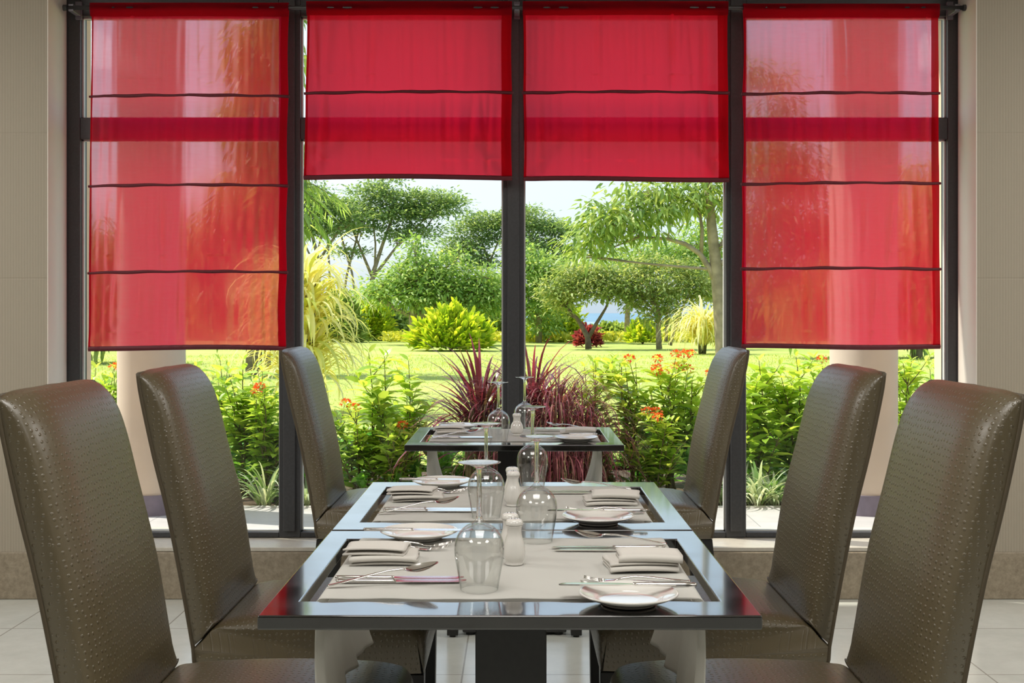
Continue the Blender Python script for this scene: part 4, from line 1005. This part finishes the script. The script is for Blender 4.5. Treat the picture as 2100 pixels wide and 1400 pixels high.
# ------------------------------------------------------------ planting bed by the terrace
def shrub(label, px, d, h, nst, spread, nodes, L, W, m, flowers=0, group='leafy shrubs in the bed outside the window', seed=0, low=.25, name='flowering_shrub', cat='shrub', fm='flower', fz=None):
    x = (px-VX)*d/F; rs = np.random.default_rng(seed+int(px)); root = thing(name, label, cat, (x, d, -.02), 0, group)
    mb = MB(); B = []; D = []; LL = []; tips = []
    for k in range(nst):
        a = rs.uniform(0, 6.28); hh = h*(1 if k == 0 else rs.uniform(.55, 1.0)); lean = spread*rs.uniform(.15, 1)*(.3 if k == 0 else 1)
        pts = [(0.05*math.cos(a)*rs.random(), .05*math.sin(a)*rs.random(), -.03)]
        wob = rs.uniform(-.05, .05, (5, 2))
        for q in (.25, .5, .75, 1): pts.append((math.cos(a)*lean*q**1.2 + wob[int(q*4)][0]*.5, math.sin(a)*lean*q**1.2*.8 + wob[int(q*4)][1]*.5, hh*q))
        mb.tube(pts, [.009, .007, .005, .004, .002], 5, cap=False)
        P5 = [np.array(p) for p in pts]
        def at(q):
            q = min(max(q, 0), 1)*4; i = min(int(q), 3); f = q-i; return P5[i]*(1-f)+P5[i+1]*f, norm((P5[i+1]-P5[i])[None])[0]
        lines = [(lambda q: at(q), low, 1, nodes)]
        for bq in rs.uniform(.3, .85, 3):
            p0, dr = at(bq); ba = rs.uniform(0, 6.28); bl = h*rs.uniform(.16, .3)
            p1 = p0 + np.array([math.cos(ba)*bl*.6, math.sin(ba)*bl*.6, bl*.8]); mb.tube([p0, (p0+p1)/2+[0, 0, -.01], p1], [.004, .003, .0015], 5, cap=False)
            lines.append((lambda q, p0=p0, p1=p1: (p0*(1-q)+p1*q, norm((p1-p0)[None])[0]), .3, 1, max(3, nodes//2))); tips.append(p1)
        for fn, lo, hi, nn in lines:
            ph = rs.uniform(0, 3.1)
            for i in range(nn):
                q = lo+(hi-lo)*(i/(nn-1)); p, dr = fn(q); s = 1-.45*(q > .93)
                for sgn in (0, math.pi):
                    aa = ph + i*1.571 + sgn + rs.normal(0, .2); el = rs.uniform(.1, .75) if q < .93 else rs.uniform(.7, 1.1)
                    B.append(p); D.append((math.cos(aa)*math.cos(el), math.sin(aa)*math.cos(el), math.sin(el))); LL.append(L*1.18*s*rs.uniform(.7, 1.15))
        tips.append(P5[-1])
    B = np.array(B); D = np.array(D); LL = np.array(LL)
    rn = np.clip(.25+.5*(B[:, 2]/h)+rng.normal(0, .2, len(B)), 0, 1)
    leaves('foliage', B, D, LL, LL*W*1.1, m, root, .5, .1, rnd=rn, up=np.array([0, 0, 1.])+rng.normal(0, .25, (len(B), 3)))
    mb.build('stem', M['stem'], root, smooth=True)
    if flowers:
        tips = sorted(tips, key=lambda p: -p[2])[:flowers] if fz is None else [t for t in tips if t[2] < fz*h][:flowers]
        for p in tips:
            k = 46; v = norm(rs.normal(size=(k, 3))+np.array([0, 0, .5])); c = np.array(p)+[0, 0, .012]
            leaves('flower_head', c + v*.022*np.array([1.3, 1.3, .7]), v + rs.normal(0, .4, (k, 3)), .020, .013, M[fm], root, .1)
    return root
LS = M['leafShrub']
shr = [ # label, px, d, h, stems, spread, nodes, L, W, flowers
 ('tall shrub left of the window table with brown seed heads', 770, 8.15, .99, 4, .16, 12, .15, .30, 0, 1),
 ('leafy shrub beside it with a small dark seed tuft, behind the purple grass', 838, 8.35, .93, 5, .2, 11, .15, .30, 0, 2),
 ('low branching shrub with a red flower, right of the back left chair', 735, 8.0, .62, 8, .30, 8, .11, .34, 2, 3),
 ('shrub with green leaves immediately left of the window table edge', 805, 7.95, .50, 8, .30, 7, .11, .34, 1, 4),
 ('young shrub with pale upright leaves right of the purple grass', 1218, 8.3, .92, 3, .10, 12, .13, .30, 0, 5),
 ('bright tall shrub right of the window table', 1300, 8.2, .92, 6, .22, 11, .14, .30, 1, 6),
 ('flowering shrub topped with red orange flower heads, left of the back right chair', 1375, 8.25, .97, 9, .26, 10, .12, .34, 8, 7),
 ('dense shrub with a few orange flowers behind the table edge', 1340, 7.95, .60, 9, .30, 8, .10, .36, 3, 8),
 ('shrub behind the back right chair, lower one', 1420, 8.3, .80, 8, .26, 9, .12, .34, 2, 9),
 ('shrub just right of the right mullion under the blind', 1560, 8.1, .94, 7, .22, 11, .15, .30, 0, 10),
 ('shrub in the middle of the rightmost bay', 1630, 8.25, .96, 8, .26, 11, .15, .30, 0, 11),
 ('shrub left of the right pillar', 1690, 8.5, .92, 7, .24, 10, .13, .32, 1, 12),
 ('shrub right of the right pillar', 1865, 8.2, .94, 8, .24, 10, .13, .32, 0, 13),
 ('shrub at the right frame edge', 1915, 8.4, .92, 8, .24, 10, .13, .32, 0, 14),
 ('bright shrub left of the left mullion, under the blind', 505, 8.2, .94, 8, .26, 11, .13, .32, 0, 15),
 ('shrub with red blossoms low in the leftmost bay', 545, 8.0, .76, 8, .24, 9, .12, .34, 2, 16),
 ('shrub between left pillar and the second chair', 445, 8.4, .93, 8, .26, 10, .13, .32, 0, 17),
 ('shrub left of the left pillar with small red flowers', 215, 8.2, .88, 8, .28, 10, .13, .32, 3, 18),
 ('shrub at the far left frame edge', 170, 8.5, .9, 8, .24, 10, .13, .32, 0, 19),
 ('shrub hidden behind the back left chair', 640, 8.2, .8, 8, .28, 9, .13, .32, 0, 20)]
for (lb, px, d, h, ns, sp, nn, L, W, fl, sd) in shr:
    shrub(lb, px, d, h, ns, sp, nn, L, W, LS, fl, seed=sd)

# red leaved cordylines and purple fountain grass round the central mullion
def spiky(name, label, px, d, h0, n, L, W, m, elr, curl, spread, cat='plant', group=None, zr=(0, .3), azr=(0, 6.28), seg=8):
    x = (px-VX)*d/F; root = thing(name, label, cat, (x, d, -.02), 0, group)
    az = rng.uniform(*azr, n); rr = spread*rng.random(n)
    B = np.stack([np.cos(az)*rr, np.sin(az)*rr, rng.uniform(*zr, n)], 1)
    blades('blades', B, az, L*rng.uniform(.55, 1.1, n), rng.uniform(*elr, n), W*rng.uniform(.7, 1.2, n), m, root, curl*rng.uniform(.6, 1.4, n), seg)
    mb = MB()
    for i in range(6): a = i*1.05; mb.tube([(math.cos(a)*spread*.2, math.sin(a)*spread*.2, -.03), (math.cos(a)*spread*.5, math.sin(a)*spread*.5, zr[1])], [.012, .007], 6)
    mb.build('stem', M['stem'], root, smooth=True); return root
GR = 'red and purple leaved plants at the central mullion'
spiky('cordyline', 'red leaved cordyline with broad upright leaves left of the mullion', 985, 8.0, .5, 74, .66, .028, M['leafRed'], (.6, 1.5), 1.2, .06, group=GR, zr=(.44, .66))
spiky('cordyline', 'red leaved cordyline with arching leaves reaching to the left', 962, 7.9, .4, 60, .66, .022, M['leafRed'], (-.1, .9), 1.2, .05, group=GR, zr=(.34, .62), azr=(2.2, 4.2))
spiky('cordyline', 'red leaved cordyline standing right of the mullion', 1092, 8.0, .5, 110, .70, .020, M['leafRed'], (.7, 1.5), 1.9, .08, group=GR, zr=(.44, .66))
spiky('fountain_grass', 'purple fountain grass arching behind the window table to the right', 1142, 7.95, .3, 1000, .60, .008, M['leafGrassRed'], (.4, 1.5), 3.0, .2, group=GR, zr=(.08, .66))
spiky('fountain_grass', 'purple fountain grass at its right side, low and drooping', 1196, 7.9, .3, 620, .50, .0075, M['leafGrassRed'], (.3, 1.5), 3.0, .16, group=GR, zr=(.05, .52))
spiky('fountain_grass', 'purple fountain grass behind the wine glasses left of the mullion', 1010, 8.1, .3, 560, .60, .008, M['leafGrassRed'], (.5, 1.5), 2.4, .16, group=GR, zr=(.05, .55))
# striped strap plants at the terrace edge
GS = 'white striped strap leaved clumps at the terrace edge'
for px, d, L, lb in ((545, 7.78, .42, 'striped strap leaved clump left of the left mullion'), (628, 7.8, .34, 'small striped clump beside the back left chair'), (1555, 7.76, .40, 'striped strap leaved clump right of the right mullion'), (1588, 7.80, .30, 'striped clump beside the middle right chair'), (1490, 7.85, .28, 'small striped clump behind the back right chair'), (1520, 7.9, .4, 'striped clump hidden partly by the right mullion')):
    spiky('striped_lily', lb, px, d, .1, 46, L, .022, M['leafStripe'], (.7, 1.5), 1.7, .07, group=GS, zr=(0, .03))
# low leafy ground cover: rosettes nobody could count
nr_ = 620; cx = rng.uniform(-4.2, 4.2, nr_); cy = rng.uniform(7.86, 9.2, nr_); hz = rng.uniform(.02, .34, nr_)*np.clip((cy-7.6)*1.6, .3, 1)
k = 20; az = rng.uniform(0, 6.28, nr_*k); el = rng.uniform(.15, 1.35, nr_*k)
B = np.stack([np.repeat(cx, k), np.repeat(cy, k), np.repeat(hz, k)+rng.uniform(-.04, .03, nr_*k)], 1) + rng.normal(0, .012, (nr_*k, 3))
D = np.stack([np.cos(az)*np.cos(el), np.sin(az)*np.cos(el), np.sin(el)], 1)
rn = np.clip(np.repeat(rng.normal(.45, .2, nr_), k)+rng.normal(0, .15, nr_*k), 0, 1)
o = leaves('ground_cover', B, D, rng.uniform(.07, .13, nr_*k), .035, M['leafGround'], None, .5, rnd=rn)
tag(o, 'low green leafy ground cover filling the bed outside the window', 'ground cover', kind='stuff')
